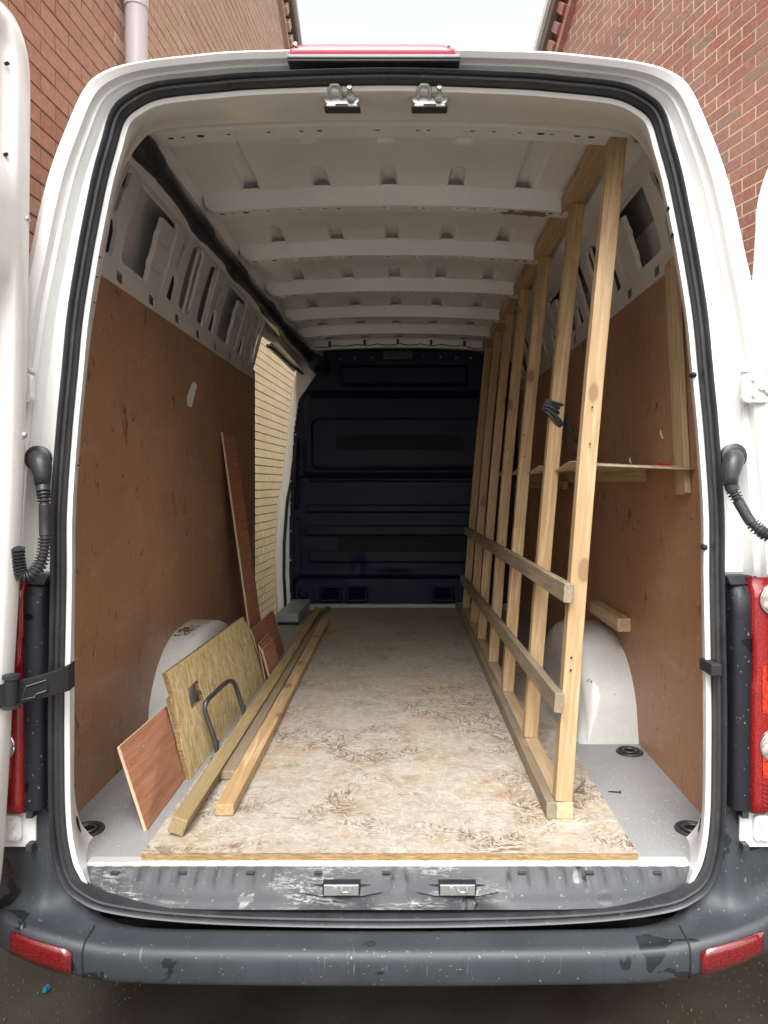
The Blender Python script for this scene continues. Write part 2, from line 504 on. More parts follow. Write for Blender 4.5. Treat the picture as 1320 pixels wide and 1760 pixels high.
def osb(name, worn):
    m = NM(name)
    src = 'Object'
    def flakes(sc, rot, dist):
        v = m.co(scale=sc, src=src, rot=rot)
        wv = m.noise(v, 1.2, 2, 0.5, 0, 'Color')
        v2 = m.n('VectorMath', {'operation': 'ADD'}, i0=v, i1=m.n('VectorMath', {'operation': 'SCALE'}, i0=wv, Scale=dist).outputs[0]).outputs[0]
        vo = m.n('TexVoronoi', Vector=v2, Scale=1.0)
        return vo.outputs['Color'], vo.outputs['Distance']
    if worn: r1, r2, s1 = (0, 0, 0.5), (0, 0, -0.7), (30, 110, 30)
    else:    r1, r2, s1 = (0.22, 0, 0), (-0.38, 0, 0), (60, 105, 19)
    ca, da = flakes(s1, r1, 1.0)
    s2 = (s1[1], s1[0], s1[2]) if worn else (60, 88, 24)
    cb, db = flakes(s2, r2, 1.2)
    sel = m.ramp(m.noise(m.co(scale=(1, 1, 1), src=src), 22, 3, 0.6), [(0.47, 0.0), (0.53, 1.0)])
    cc = m.mix(sel, ca, cb)
    g = m.n('SeparateColor', Color=cc).outputs[0]
    if worn:
        wood = m.ramp(g, [(0.0, (0.30, 0.19, 0.09)), (0.5, (0.42, 0.29, 0.15)), (1.0, (0.52, 0.38, 0.22))])
    else:
        wood = m.ramp(g, [(0.0, (0.48, 0.33, 0.13)), (0.35, (0.64, 0.48, 0.22)), (0.75, (0.76, 0.60, 0.32)), (1.0, (0.85, 0.72, 0.46))])
    fib = m.noise(m.co(scale=s1, src=src, rot=r1), 5, 3, 0.6)
    edge_d = m.mix(sel, da, db)
    if not worn:
        glint = m.ramp(m.noise(m.co(scale=(60, 160, 16), src=src, rot=(-0.25, 0, 0)), 1.6, 2, 0.5), [(0.60, 0.0), (0.66, 0.6)])
        wood = m.mix(glint, wood, (0.86, 0.76, 0.55))
        dark_strand = m.ramp(m.noise(m.co(scale=(60, 150, 20), src=src, rot=(0.3, 0, 0)), 1.3, 3, 0.6), [(0.62, 0.0), (0.67, 0.6)])  # darker streaks mixed into the strand colour
        wood = m.mix(dark_strand, wood, (0.25, 0.15, 0.06))
    wood = m.mix(m.ramp(fib, [(0.5, 0.0), (0.8, 0.35)]), wood, (0.22, 0.13, 0.05))
    col = wood
    if worn:
        W = 'World'
        # pale trodden film over the strands
        big = m.noise(m.co(src=W), 2.6, 5, 0.6, 0.5)
        mid = m.noise(m.co(src=W), 15, 6, 0.75, 0.8)
        pale = m.mix(m.ramp(mid, [(0.35, 0.0), (0.65, 1.0)]), (0.31, 0.275, 0.225), (0.46, 0.43, 0.375))
        film = m.ramp(m.math('ADD', m.math('MULTIPLY', big, 0.55), m.math('MULTIPLY', mid, 0.45)), [(0.36, 0.30), (0.48, 0.95)])
        col = m.mix(film, wood, pale)
        # pieces of strand showing through in trodden patches: short curved dark strokes
        patch = m.ramp(m.noise(m.co(src=W, scale=(1, 1.25, 1)), 3.6, 4, 0.6, 0.6), [(0.49, 0.0), (0.60, 1.0)])
        which = m.noise(m.co(src=W), 13, 2, 0.5)
        strokes = None; fibres = None
        for k_, rz in enumerate((0.0, 0.75, 1.6, 2.4)):
            v_ = m.co(src=W, scale=(1.0, 5.5, 1.0))
            rot = m.n('VectorRotate', {'rotation_type': 'Z_AXIS'}, Vector=m.co(src=W), Angle=rz).outputs[0]
            mp_ = m.n('Mapping', Vector=rot); mp_.inputs['Scale'].default_value = (1.0, 5.5, 1.0)
            nz_ = m.noise(mp_.outputs[0], 27, 3, 0.6, 0.7)
            lo = .34 + .08 * k_
            reg = m.math('MULTIPLY', m.math('GREATER_THAN', which, lo if k_ else -1.0), m.math('LESS_THAN', which, lo + .08 if k_ < 3 else 2.0))
            a_ = m.math('MULTIPLY', m.ramp(nz_, [(0.50, 0.0), (0.545, 1.0)]), reg)
            b_ = m.math('MULTIPLY', nz_, reg)
            strokes = a_ if strokes is None else m.math('ADD', strokes, a_)
            fibres = b_ if fibres is None else m.math('ADD', fibres, b_)
        col = m.mix(m.ramp(fibres, [(0.50, 0.0), (0.64, 0.30)]), col, (0.27, 0.21, 0.16))
        col = m.mix(m.ramp(fibres, [(0.36, 0.30), (0.46, 0.0)]), col, (0.60, 0.565, 0.50))
        tone = m.mix(m.noise(m.co(src=W), 9, 3), (0.04, 0.028, 0.022), (0.20, 0.11, 0.04))
        brown = m.ramp(m.noise(m.co(src=W, scale=(1, 1.3, 1)), 5.5, 4, 0.65, 0.7), [(0.56, 0.0), (0.66, 0.55)])
        col = m.mix(brown, col, (0.29, 0.205, 0.125))
        col = m.mix(m.math('MULTIPLY', m.math('MULTIPLY', patch, strokes), 0.92), col, tone)
        scat = m.ramp(m.noise(m.co(src=W, scale=(1, 2.5, 1)), 44, 4, 0.7, 1.0), [(0.56, 0.0), (0.64, 0.65)])
        col = m.mix(scat, col, (0.20, 0.14, 0.095))
        pink = m.ramp(m.noise(m.co(src=W), 4.2, 3, 0.5), [(0.52, 0.0), (0.7, 0.18)])
        col = m.mix(pink, col, (0.38, 0.30, 0.235))
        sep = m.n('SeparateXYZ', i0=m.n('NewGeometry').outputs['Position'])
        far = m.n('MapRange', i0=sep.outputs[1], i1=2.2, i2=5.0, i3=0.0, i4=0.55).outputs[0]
        col = m.mix(far, col, (0.22, 0.175, 0.14))  # tone gets darker towards the far end of the board
    m.set('Base Color', col)
    m.set('Roughness', 0.62)
    m.bump(m.math('ADD', g, fib), 0.25, 0.0015)
    return m.done()
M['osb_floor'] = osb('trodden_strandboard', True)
M['osb'] = osb('strandboard', False)

def osb_edge():
    m = NM('strandboard_edge')
    n = m.noise(m.co(src='World', scale=(14, 14, 190)), 2, 5, 0.7, 0.5)
    col = m.ramp(n, [(0.3, (0.09, 0.05, 0.02)), (0.5, (0.27, 0.17, 0.07)), (0.72, (0.46, 0.33, 0.17))])
    m.set('Base Color', col); m.set('Roughness', 0.8)
    m.bump(n, 0.5, 0.003)
    return m.done()
M['osb_edge'] = osb_edge()

def floor_mat():
    m = NM('speckled_grey_floor')
    c = m.co(src='World')
    n = m.noise(c, 260, 3, 0.7)
    b = m.noise(c, 4, 5, 0.65)
    col = m.mix(m.ramp(n, [(0.4, 0.0), (0.62, 1.0)]), (0.20, 0.205, 0.21), (0.33, 0.33, 0.33))
    col = m.mix(m.ramp(b, [(0.4, 0.0), (0.75, 0.5)]), col, (0.36, 0.35, 0.33))
    ln = m.ramp(m.noise(m.co(src='World', scale=(3, 1, 1)), 20, 5, 0.8, 1.5), [(0.66, 0.0), (0.70, 0.35)])
    col = m.mix(ln, col, (0.45, 0.44, 0.42))
    m.set('Base Color', col); m.set('Roughness', 0.5)
    m.bump(n, 0.15, 0.001)
    return m.done()
M['floor'] = floor_mat()

def brick_mat(name, cols, mottled=0.4):
    m = NM(name)
    r = m.n('ObjectInfo').outputs['Random']
    isl = m.n('NewGeometry').outputs['Random Per Island']
    t = m.math('FRACT', m.math('ADD', m.math('MULTIPLY', r, 7.31), isl))
    k = len(cols)
    base = m.ramp(t, [(i / (k - 1), c) for i, c in enumerate(cols)])
    c = m.co(src='World')
    n = m.noise(c, 42, 5, 0.7)
    pt = m.noise(c, 150, 2, 0.5)
    col = m.mix(m.ramp(n, [(0.38, 0.0), (0.62, mottled * 1.3)]), base, tuple(x * 0.5 for x in cols[0]))
    crust = m.ramp(m.noise(c, 24, 6, 0.8, 0.6), [(0.56, 0.0), (0.66, mottled * 0.9)])
    col = m.mix(crust, col, tuple(min(1, x * 1.45 + .05) for x in cols[1]))
    col = m.mix(m.ramp(pt, [(0.63, 0.0), (0.70, mottled)]), col, tuple(x * 0.4 for x in cols[1]))
    lg = m.ramp(m.noise(c, 1.2, 4, 0.6), [(0.4, 0.0), (0.75, 0.3)])
    col = m.mix(lg, col, (0.48, 0.40, 0.33))
    m.set('Base Color', col); m.set('Roughness', 0.85)
    m.bump(n, 0.35, 0.004)
    return m.done()
M['brick_orange'] = brick_mat('orange_brick', [(0.40, 0.19, 0.125), (0.46, 0.245, 0.165), (0.43, 0.215, 0.14), (0.46, 0.27, 0.18)], 0.3)
M['brick_pale_glare'] = brick_mat('pale_glare_brick', [(0.52, 0.33, 0.24), (0.58, 0.39, 0.29), (0.55, 0.37, 0.26), (0.60, 0.43, 0.31)], 0.35)  # paler copy of the brick, sky glare put into its colour
M['brick_yellow'] = brick_mat('buff_brick', [(0.84, 0.72, 0.44), (0.88, 0.77, 0.49), (0.86, 0.74, 0.46), (0.90, 0.81, 0.56)], 0.08)
M['brick_red'] = brick_mat('multi_red_brick', [(0.34, 0.115, 0.085), (0.26, 0.15, 0.12), (0.35, 0.135, 0.10), (0.28, 0.14, 0.12), (0.36, 0.15, 0.105), (0.24, 0.165, 0.125), (0.31, 0.12, 0.10)], 0.55)
def mortar(name, c):
    m = NM(name)
    n = m.noise(m.co(src='World'), 90, 4, 0.7)
    m.set('Base Color', m.mix(n, tuple(x * 0.75 for x in c), tuple(min(1, x * 1.2) for x in c)))
    m.set('Roughness', 0.95); m.bump(n, 0.5, 0.004)
    return m.done()
M['mortar_dark'] = mortar('grey_mortar', (0.22, 0.19, 0.13))
M['mortar_light'] = mortar('sand_mortar', (0.60, 0.49, 0.33))

def ground_mat():
    m = NM('wet_yard_concrete')
    c = m.co(src='World')
    b = m.noise(c, 1.6, 6, 0.65, 0.3)
    n = m.noise(c, 30, 6, 0.75)
    f = m.noise(c, 240, 3, 0.7)
    col = m.mix(m.ramp(b, [(0.35, 0.0), (0.7, 1.0)]), (0.026, 0.023, 0.018), (0.095, 0.088, 0.068))
    col = m.mix(m.ramp(n, [(0.4, 0.0), (0.7, 0.6)]), col, (0.07, 0.055, 0.038))
    sp = m.ramp(f, [(0.62, 0.0), (0.70, 0.8)])
    col = m.mix(sp, col, (0.17, 0.155, 0.13))
    moss = m.ramp(m.noise(c, 2.8, 3, 0.5), [(0.55, 0.0), (0.7, 0.35)])
    col = m.mix(moss, col, (0.07, 0.075, 0.035))
    m.set('Base Color', col)
    m.set('Roughness', m.ramp(b, [(0.35, 0.35), (0.65, 0.75)]))
    m.bump(m.math('ADD', f, n), 0.5, 0.008)
    return m.done()
M['ground'] = ground_mat()

def lens_mat(name, c, scale):
    m = NM(name)
    co_ = m.co(src='World')
    v = m.n('TexVoronoi', Vector=co_, Scale=scale).outputs['Distance']
    m.set('Base Color', m.mix(m.ramp(v, [(0.2, 0.0), (0.6, 1.0)]), c, tuple(x * 0.45 for x in c)))
    m.set('Roughness', 0.12); m.set('Coat Weight', 1.0); m.set('Coat Roughness', 0.05)
    m.bump(v, 0.15, 0.001)
    return m.done()
M['lens'] = lens_mat('red_lens', (0.34, 0.008, 0.008), 330)
M['lens_bright'] = lens_mat('bright_red_lens', (0.75, 0.045, 0.02), 150)
M['reflector'] = lens_mat('red_reflector', (0.20, 0.006, 0.010), 260)
M['chrome'] = simple('lamp_chrome', (0.80, 0.78, 0.76), 0.12, 1.0)
M['clear'] = lens_mat('clear_lens', (0.60, 0.50, 0.47), 60)
M['brake'] = simple('pale_red_lens', (0.62, 0.10, 0.13), 0.15, 0.0, Coat_Weight=1.0)
def sleeve():
    m = NM('black_fabric_sleeve')
    c = m.co(src='World')
    n = m.noise(c, 22, 4, 0.6, 0.6)
    m.set('Base Color', m.mix(n, (0.007, 0.009, 0.018), (0.018, 0.020, 0.034)))
    m.set('Roughness', 0.5); m.bump(n, 0.5, 0.012)
    return m.done()
M['sleeve'] = sleeve()
M['tyre'] = simple('tyre_rubber', (0.02, 0.02, 0.02), 0.8)
M['glass'] = simple('dark_glass', (0.02, 0.025, 0.03), 0.05)
M['board'] = simple('verge_board', (0.11, 0.085, 0.07), 0.7)
M['coping'] = simple('verge_capping', (0.55, 0.54, 0.52), 0.6)

# ------------------------------------------------------------------ ground
def build_ground():
    n = 140
    V = []
    xs = np.concatenate([[-60, -20, -8], np.linspace(-3, 3, n), [8, 20, 60]])
    ys = np.concatenate([[-60, -20, -5], np.linspace(-1, 8, n), [12, 25, 70]])
    for y in ys:
        for x in xs:
            z = 0.004 * sin(3.1 * x + 1.3) * cos(2.3 * y) + 0.003 * sin(9.7 * x + 2 * y) * sin(7.1 * y + x)
            if x > 0.9 and abs(x) < 3: z -= 0.012 * math.exp(-((x - 1.12 - 0.12 * (y - 2)) / 0.02) ** 2)   # slab joint
            V.append((x, y, z - 0.008))
    o = mesh('ground', V, grid_faces(len(ys), len(xs)), M['ground'], smooth=True, origin=Vector((0, 0, 0)))
    tag(o, kind='structure')
build_ground()
mb = MB()
for _ in range(900):     # grit on the yard beside the rear corners
    sgn = random.choice((-1, 1))
    x = sgn * random.uniform(0.80, 1.45); y = random.uniform(1.7, 3.0)
    r = random.uniform(0.0008, 0.0028) * (1.6 if random.random() < 0.08 else 1)
    a = random.uniform(0, 6.28); c_, s_ = cos(a) * r, sin(a) * r
    mb.hexa([(x - c_, y - s_, -0.003), (x + s_, y - c_, -0.003), (x + c_, y + s_, -0.003), (x - s_, y + c_, -0.003),
             (x - c_ * .6, y - s_ * .6, r), (x + s_ * .6, y - c_ * .6, r * .8), (x + c_ * .6, y + s_ * .6, r), (x - s_ * .6, y + c_ * .6, r * .7)])
tag(mb.build('grit', mortar('grit_stone', (0.14, 0.125, 0.10))), 'loose pale grit scattered on the yard beside the van', 'grit', kind='stuff')

# ------------------------------------------------------------------ brick buildings
SIL = [(0, 640), (57, 390), (85, 310), (105, 240), (120, 200), (140, 170), (165, 145), (200, 128), (250, 118), (300, 107), (400, 100), (500, 92),
       (945, 93), (1060, 103), (1120, 115), (1160, 130), (1185, 155), (1205, 185), (1225, 235), (1245, 290), (1265, 360), (1280, 430), (1300, 550), (1318, 620), (1330, 660)]
def sil(u):
    for (a, b), (c, d) in zip(SIL, SIL[1:]):
        if a <= u <= c: return b + (d - b) * (u - a) / (c - a)
    return -1

def project(p):
    return PU + (p[0] - CX) / p[1] * F, PV - (p[2] - CZ) / p[1] * F, F / p[1]

BL, BH, CRS, PIT, BD = 0.2155, 0.0655, 0.075, 0.225, 0.010
def brick_wall(thing, x_at0, slope, side, y0, zmax, verge, matfn, mort, nlim=300, BD=0.006):
    """side -1: wall on the left facing +X. The wall face runs x = x_at0 + slope*y."""
    d = Vector((slope, 1, 0)).normalized()
    n = Vector((d.y, -d.x, 0)) if side < 0 else Vector((-d.y, d.x, 0))
    o0 = Vector((x_at0 + slope * y0, y0, 0))
    yz, slope_v = verge                # verge: y at z=5.7 and dz/dy
    def ymax(z): return yz[0] + (z - yz[1]) / slope_v
    L = (ymax(0) - y0) * sqrt(1 + slope * slope) + 1
    items = []
    for c in range(int(zmax / CRS)):
        z = c * CRS + 0.005
        ye = ymax(z + CRS / 2)
        la = (ye - y0) * sqrt(1 + slope * slope)
        off = -(PIT / 2) * (c % 2)
        k = 0
        while True:
            a = off + k * PIT
            k += 1
            if a >= la: break
            if a < 0: a0, a1 = 0.0, a + BL
            else: a0, a1 = a, min(a + BL, la)
            if a1 - a0 < 0.02: continue
            p = o0 + d * ((a0 + a1) / 2) + Vector((0, 0, z + BH / 2))
            items.append((a0, a1, z, p))
    vis = []
    for i, it in enumerate(items):
        p = it[3]
        if p.y < 0.3: continue
        u, v, s = project(p)
        ok = -10 < u < 1330 and -12 < v < sil(u) + 6
        if side < 0 and 425 < u < 515 and 590 < v < 1090: ok = True
        if ok and s * BH > 5: vis.append((s, i))
    vis.sort(reverse=True)
    single = set(i for _, i in vis[:nlim])
    me_cache = {}
    ang = atan2(d.y, d.x)
    out = {}
    for i, (a0, a1, z, p) in enumerate(items):
        mt = matfn(p)
        jit = max(random.uniform(-0.0015, 0.0015), .0008 - BD)
        if i in single:
            key = (round(a1 - a0, 3), mt.name)
            if key not in me_cache:
                l = (a1 - a0) / 2
                s_ = 1 if side < 0 else -1
                b = MB().box(-l, l, -0.03, 0.03, -BH / 2, BH / 2)
                me = bpy.data.meshes.new('brick')
                me.from_pydata([tuple(v) for v in b.V], [], b.F)
                me.materials.append(mt)
                me_cache[key] = me
            loc = p + n * (BD - 0.03 + jit)
            place('brick', me_cache[key], thing, loc, (random.uniform(-.004, .004), random.uniform(-.006, .006), ang))
        else:
            key = mt.name
            b = out.setdefault(key, (MB(), mt))[0]
            f = n * (max(BD + jit, .0006)); q = n * (-0.02)
            A = o0 + d * a0; B = o0 + d * a1
            zz = Vector((0, 0, z)); zt = Vector((0, 0, z + BH))
            b.hexa([A + f + zz, B + f + zz, B + q + zz, A + q + zz, A + f + zt, B + f + zt, B + q + zt, A + q + zt])
    for key, (b, mt) in out.items():
        tag(b.build('bricks', mt, thing), kind='stuff')
    # mortar body, cut along the verge
    q = n * (-0.22)
    zc = zmax
    prof = [(y0, 0.0), (ymax(0.0), 0.0), (ymax(zc), zc), (y0, zc)]
    V = []
    for f in (n * 0.0, q):
        for (y, z) in prof: V.append(Vector((x_at0 + slope * y, y, z)) + f)
    mesh('mortar_bed', V, [(0, 1, 2, 3), (7, 6, 5, 4), (0, 4, 5, 1), (1, 5, 6, 2), (2, 6, 7, 3), (3, 7, 4, 0)], mort, thing)
    # verge: board, capping and dentil bricks stepping along the rake
    e = Vector((slope, 1, slope_v)).normalized()
    if e.z < 0: e = -e
    base = Vector((x_at0 + slope * ymax(0.0), ymax(0.0), 0.0))
    inn = e.cross(n).normalized()
    if inn.y > 0: inn = -inn
    Lr = zc / e.z
    def rake(name, w0, w1, n0, n1, a, b_, mt, par=thing):
        pts = []
        for ww, nn in ((w0, n0), (w1, n0), (w1, n1), (w0, n1)):
            pts.append(base + inn * ww + n * nn + e * a)
        for ww, nn in ((w0, n0), (w1, n0), (w1, n1), (w0, n1)):
            pts.append(base + inn * ww + n * nn + e * b_)
        return MB().hexa(pts).build(name, mt, par)
    rake('verge_capping', -0.09, -0.035, -0.2, 0.14, 0, Lr, M['coping'])
    rake('verge_board', -0.035, 0.055, -0.1, 0.11, 0, Lr, M['board'])
    rake('string_course', 0.205, 0.27, 0.0, 0.05, 0, Lr, matfn(base + e * Lr))
    rake('corbel_course', 0.055, 0.205, 0.0, 0.022, 0, Lr, matfn(base + e * Lr))
    nd = int(Lr / 0.15)
    for k in range(nd):
        zz = (base + e * (k * 0.15)).z
        if zz > 4.6:
            rake('dentil', 0.065, 0.195, 0.022, 0.075, k * 0.15, k * 0.15 + 0.08, matfn(base + e * Lr))

bL = empty('brick_building', (-1.7, 3.5, 0), 'orange brick gable building on the left with a downpipe and a buff brick base', 'building')
def matL(p):
    if p.y > 4.45 and p.z < 3.45: return M['brick_yellow']
    return M['brick_pale_glare'] if p.y > 3.70 else M['brick_orange']
brick_wall(bL, -1.56, 0.04, -1, -1.2, 9.0, ((8.02, 6.38), -0.8), matL, M['mortar_dark'])
bR = empty('brick_building', (2.2, 3.5, 0), 'mottled red brick gable building with pale mortar on the right', 'building')
brick_wall(bR, 3.22, -0.27, 1, -1.2, 9.0, ((6.79, 5.65), -1.1), lambda p: M['brick_red'], M['mortar_light'], BD=0.0012)

# chipped white mark is left to the brick tone; the downpipe is its own thing
dp = empty('downpipe', (-1.325, 3.70, 0), 'pale lilac plastic downpipe fixed to the orange brick wall', 'downpipe')
MB().cyl((-1.325, 3.70, 0.0), (-1.325, 3.70, 9.0), 0.054, 24).build('pipe', M['pipe'], dp, smooth=True, sharp=60)
for z in (2.2, 4.05, 5.9, 7.7):
    MB().cyl((-1.325, 3.70, z), (-1.325, 3.70, z + 0.11), 0.059, 24).build('pipe_collar', M['pipe'], dp, smooth=True, sharp=60)
    MB().box(-1.42, -1.325, 3.68, 3.72, z + 0.04, z + 0.075).build('bracket', M['pipe'], dp)

# ================================================================== THE VAN
van = empty('van', (0, 4.2, 0), 'white high roof panel van with both rear doors open showing its load bay', 'van')
XC = 0.005
SEAL = [(0, 2.595), (.30, 2.586), (.404, 2.578), (.54, 2.563), (.605, 2.535), (.64, 2.50), (.66, 2.434), (.68, 2.362), (.70, 2.266), (.718, 2.17), (.74, 2.03), (.753, 1.894),
        (.766, 1.757), (.779, 1.564), (.78, 1.40), (.785, 1.124), (.785, .96), (.782, .83), (.77, .742), (.75, .69), (.715, .66), (.66, .637), (.525, .617), (.32, .605), (0, .60)]
OUT = [(0, 2.654), (.32, 2.650), (.45, 2.641), (.60, 2.622), (.68, 2.596), (.72, 2.555), (.76, 2.47), (.797, 2.376), (.824, 2.28), (.845, 2.183), (.877, 2.04), (.90, 1.90),
       (.92, 1.757), (.94, 1.564), (.953, 1.40), (.96, 1.124), (.96, .96), (.96, .83), (.955, .72), (.94, .62), (.90, .57), (.80, .56), (.62, .555), (.40, .55), (0, .55)]
JAM = [(0, 2.588), (.30, 2.584), (.40, 2.580), (.54, 2.570), (.62, 2.557), (.66, 2.525), (.70, 2.46), (.725, 2.38), (.742, 2.28), (.76, 2.18), (.785, 2.03), (.80, 1.894),
       (.815, 1.757), (.825, 1.564), (.83, 1.40), (.83, 1.12), (.83, .96), (.83, .83), (.82, .76), (.80, .72), (.76, .69), (.66, .68), (.52, .675), (.32, .67), (0, .67)]
OUT2 = [(0, 2.75), (.35, 2.745), (.55, 2.735), (.72, 2.725), (.81, 2.705), (.87, 2.665), (.905, 2.60), (.93, 2.50), (.952, 2.38), (.965, 2.27), (.975, 2.10), (.978, 1.90),
       (.98, 1.757), (.98, 1.564), (.98, 1.40), (.98, 1.124), (.98, .96), (.97, .83), (.96, .72), (.94, .62), (.90, .54), (.80, .52), (.62, .52), (.40, .52), (0, .52)]
def ring(half, n=150):
    full = [(x, z) for x, z in half] + [(-x, z) for x, z in half[-2:0:-1]]
    return spline(full, n, closed=True)
NR = 176
rS, rO, rJ, rO2 = ring(SEAL, NR), ring(OUT, NR), ring(JAM, NR), ring(OUT2, NR)
def ringn(r):
    out = []
    for i in range(len(r)):
        t = r[(i + 1) % len(r)] - r[i - 1]
        t = t / (np.linalg.norm(t) + 1e-9)
        out.append(np.array((-t[1], t[0])))   # points outward for this winding (top -> right -> bottom)
    return out
nS = ringn(rS)
def at3(p, Y): return Vector((XC + p[0], Y, p[1]))
def loft(rows): return [v for r in rows for v in r]
# rear frame: from the flange lip outward over the gutter to the outer skin
def body_row(fn): return [Vector((XC + fn(i)[0], fn(i)[1], fn(i)[2])) for i in range(NR)]
def lowpush(o, t=1.0):
    return .17 * min(1, max(0, (.80 - o[1]) / .04)) * min(1, t / .3)
def mixrow(t, Y):
    return [at3(rS[i] * (1 - t) + rO[i] * t, Y + (.05 * min(1, max(0, (1.40 - rS[i][1]) / .04)) * min(1, t / .2)) + lowpush(rO[i], t)) for i in range(NR)]
def sillk(i):
    x, z = rS[i]
    if z > .80: return 1.0
    return min(1, max(0, (abs(x) - .705) / .045))
def offrow(d, Y):
    return [at3(rS[i] + nS[i] * d * (sillk(i) if d < -.012 else 1), Y) for i in range(NR)]
_c = rS[int(NR * .25)] + nS[int(NR * .25)]
if abs(_c[0]) < abs(rS[int(NR * .25)][0]): nS = [-n for n in nS]
rows = [offrow(-0.009, 1.742), offrow(0.010, 1.742), mixrow(0.12, 1.745), mixrow(0.16, 1.752), mixrow(0.44, 1.752), mixrow(0.47, 1.745), mixrow(0.50, 1.726), mixrow(0.515, 1.723),
        mixrow(0.54, 1.728), mixrow(0.60, 1.722), mixrow(0.64, 1.705), mixrow(0.80, 1.695), mixrow(0.90, 1.700), mixrow(0.96, 1.712), mixrow(1.0, 1.735)]
rf = mesh('rear_frame', loft(rows), grid_faces(len(rows), NR, True), M['white'], van, smooth=True, sharp=35)
rf.data.materials.append(M['surround_and_shade'])
for p in rf.data.polygons:
    if p.center.z + WL[rf.name].z < .775 and abs(p.center.x) < .865: p.material_index = 1  # white frame near the bumper painted black for the shade there
# the white lip and jamb leading into the load bay
rJo = rJ
def jrow(f, Y, d=0.0):
    return [at3((rS[i] + nS[i] * (-0.024 * sillk(i))) * (1 - f) + rJ[i] * f - np.array((0, .03 * (1 - f) * (1 - sillk(i)))), Y) for i in range(NR)]
INX = [(0, 2.655), (.30, 2.652), (.40, 2.646), (.54, 2.638), (.66, 2.628), (.75, 2.62), (.80, 2.60), (.835, 2.52), (.858, 2.44), (.878, 2.36), (.885, 2.28), (.888, 1.894),
       (.888, 1.757), (.888, 1.564), (.888, 1.40), (.888, 1.12), (.888, .96), (.888, .83), (.888, .76), (.888, .71), (.80, .69), (.66, .685), (.52, .685), (.32, .685), (0, .685)]
rI = ring(INX, NR)
rows = [offrow(-0.009, 1.742), offrow(-0.014, 1.736), offrow(-0.024, 1.740), jrow(0.04, 1.765), jrow(0.55, 1.84), jrow(0.95, 1.895), jrow(1.0, 1.915),
        [at3(rJ[i] * .6 + rI[i] * .4, 1.919) for i in range(NR)], [at3(rI[i], 1.930) for i in range(NR)], [at3(rI[i], 2.02) for i in range(NR)]]
mesh('door_jamb', loft(rows), grid_faces(len(rows), NR, True), M['jamb'], van, smooth=True, sharp=40)
# rubber weather seal
prof = [(-.0105, 1.745), (-.0105, 1.716), (-.009, 1.708), (-.005, 1.706), (-.002, 1.711), (.000, 1.711), (.002, 1.700), (.006, 1.697), (.010, 1.701), (.012, 1.715), (.0125, 1.745)]
rows = [offrow(d, Y) for d, Y in prof]
mesh('door_seal', loft(rows), grid_faces(len(rows), NR, True), M['rubber'], van, smooth=True, sharp=50)

# outer skin along the van, with the side door opening left out on the left
DY0, DY1, DZ1 = 4.44, 5.50, 2.50
stat = [(1.735, 0, 1), (1.79, .14, 1), (1.86, .32, 1), (1.95, .55, 1), (2.05, .8, 1), (2.2, 1, 1), (2.6, 1, 1), (3.4, 1, 1), (DY0, 1, 1), (DY1, 1, 1), (5.9, 1, .99), (6.25, 1, .95), (6.55, 1, .90), (6.95, 1, .86), (7.15, 1, .78)]
CUT = {6.25: 2.62, 6.55: 2.1, 6.95: 1.75, 7.15: 1.35}
rowsv = []
for (Y, f_, k) in stat:
    r = []
    for i in range(NR):
        x, z = rO[i] * (1 - f_) + rO2[i] * f_
        if Y >= DY1 and x < 0:
            lim = float(np.interp(z, [.5, .95, 1.2, 1.5, 1.64, 1.94, 2.2, 2.35, 2.447, 2.5, 2.6], [.92, .94, .94, .918, .89, .856, .828, .815, .79, .78, .76])) + (Y - 5.5) * .13
            x = max(x, -lim)
        r.append(Vector((XC + x * k, Y + lowpush(rO[i]) * max(0, min(1, (2.2 - Y) / .4)), min(max(z, .5), CUT.get(Y, 9)))))
    rowsv.append(r)
Fc = []
for f in grid_faces(len(rowsv), NR, True):
    row = f[0] // NR
    c = [loft(rowsv)[q] for q in f[:1]]
    if stat[row][0] == DY0 and c[0].x < -0.60 and 0.50 < c[0].z < DZ1 + .05: continue
    Fc.append(f)
sk = mesh('body_skin', loft(rowsv) , Fc + [tuple(range((len(rowsv) - 1) * NR, len(rowsv) * NR))], M['white'], van, smooth=True, sharp=40)
MB().box(-.90, .90, 1.86, 6.8, .42, .52).build('underbody', M['dark'], van)
MB().box(-.62, .62, 1.80, 1.95, .40, .50).box(-.55, .55, 2.2, 2.9, .28, .42).build('ground_light_blocker', M['dark'], van)  # unseen boxes added under the van to keep light off the ground
# road wheels
for yy in (3.07, 6.35):
    for s in (-1, 1):
        tb = MB()
        pr = [(.30, .10), (.335, .085), (.345, .0), (.335, -.085), (.30, -.10), (.21, -.095), (.21, .095)]
        n = 40; V = []
        for k in range(n):
            a = 2 * pi * k / n
            for r_, o_ in pr: V.append((s * .83 + o_, yy + r_ * cos(a), .345 + r_ * sin(a)))
        Fw = []
        for k in range(n):
            for j in range(7):
                j2 = (j + 1) % 7; k2 = (k + 1) % n
                Fw.append((k * 7 + j, k * 7 + j2, k2 * 7 + j2, k2 * 7 + j))
        wh = mesh('wheel', V, Fw, M['tyre'], van, smooth=True, sharp=40)
        MB().cyl((s * .78, yy, .345), (s * .90, yy, .345), .205, 24, .19).build('rim', M['grey_metal'], wh)

# ------------------------------------------------------------------ load bay floor and linings
FZ, BZ = 0.70, 0.719
MB().box(-.886, .886, 1.80, 5.46, FZ - .03, FZ).build('bay_floor', M['floor'], van)
TL, TR = 2.266, 2.305
pl = MB().box(-.890, -.880, 1.975, 4.43, FZ, TL).build('plywood_lining', M['lining'], van)
pr_ = MB().box(.880, .890, 1.985, 5.44, FZ, TR).build('plywood_lining', M['lining'], van)
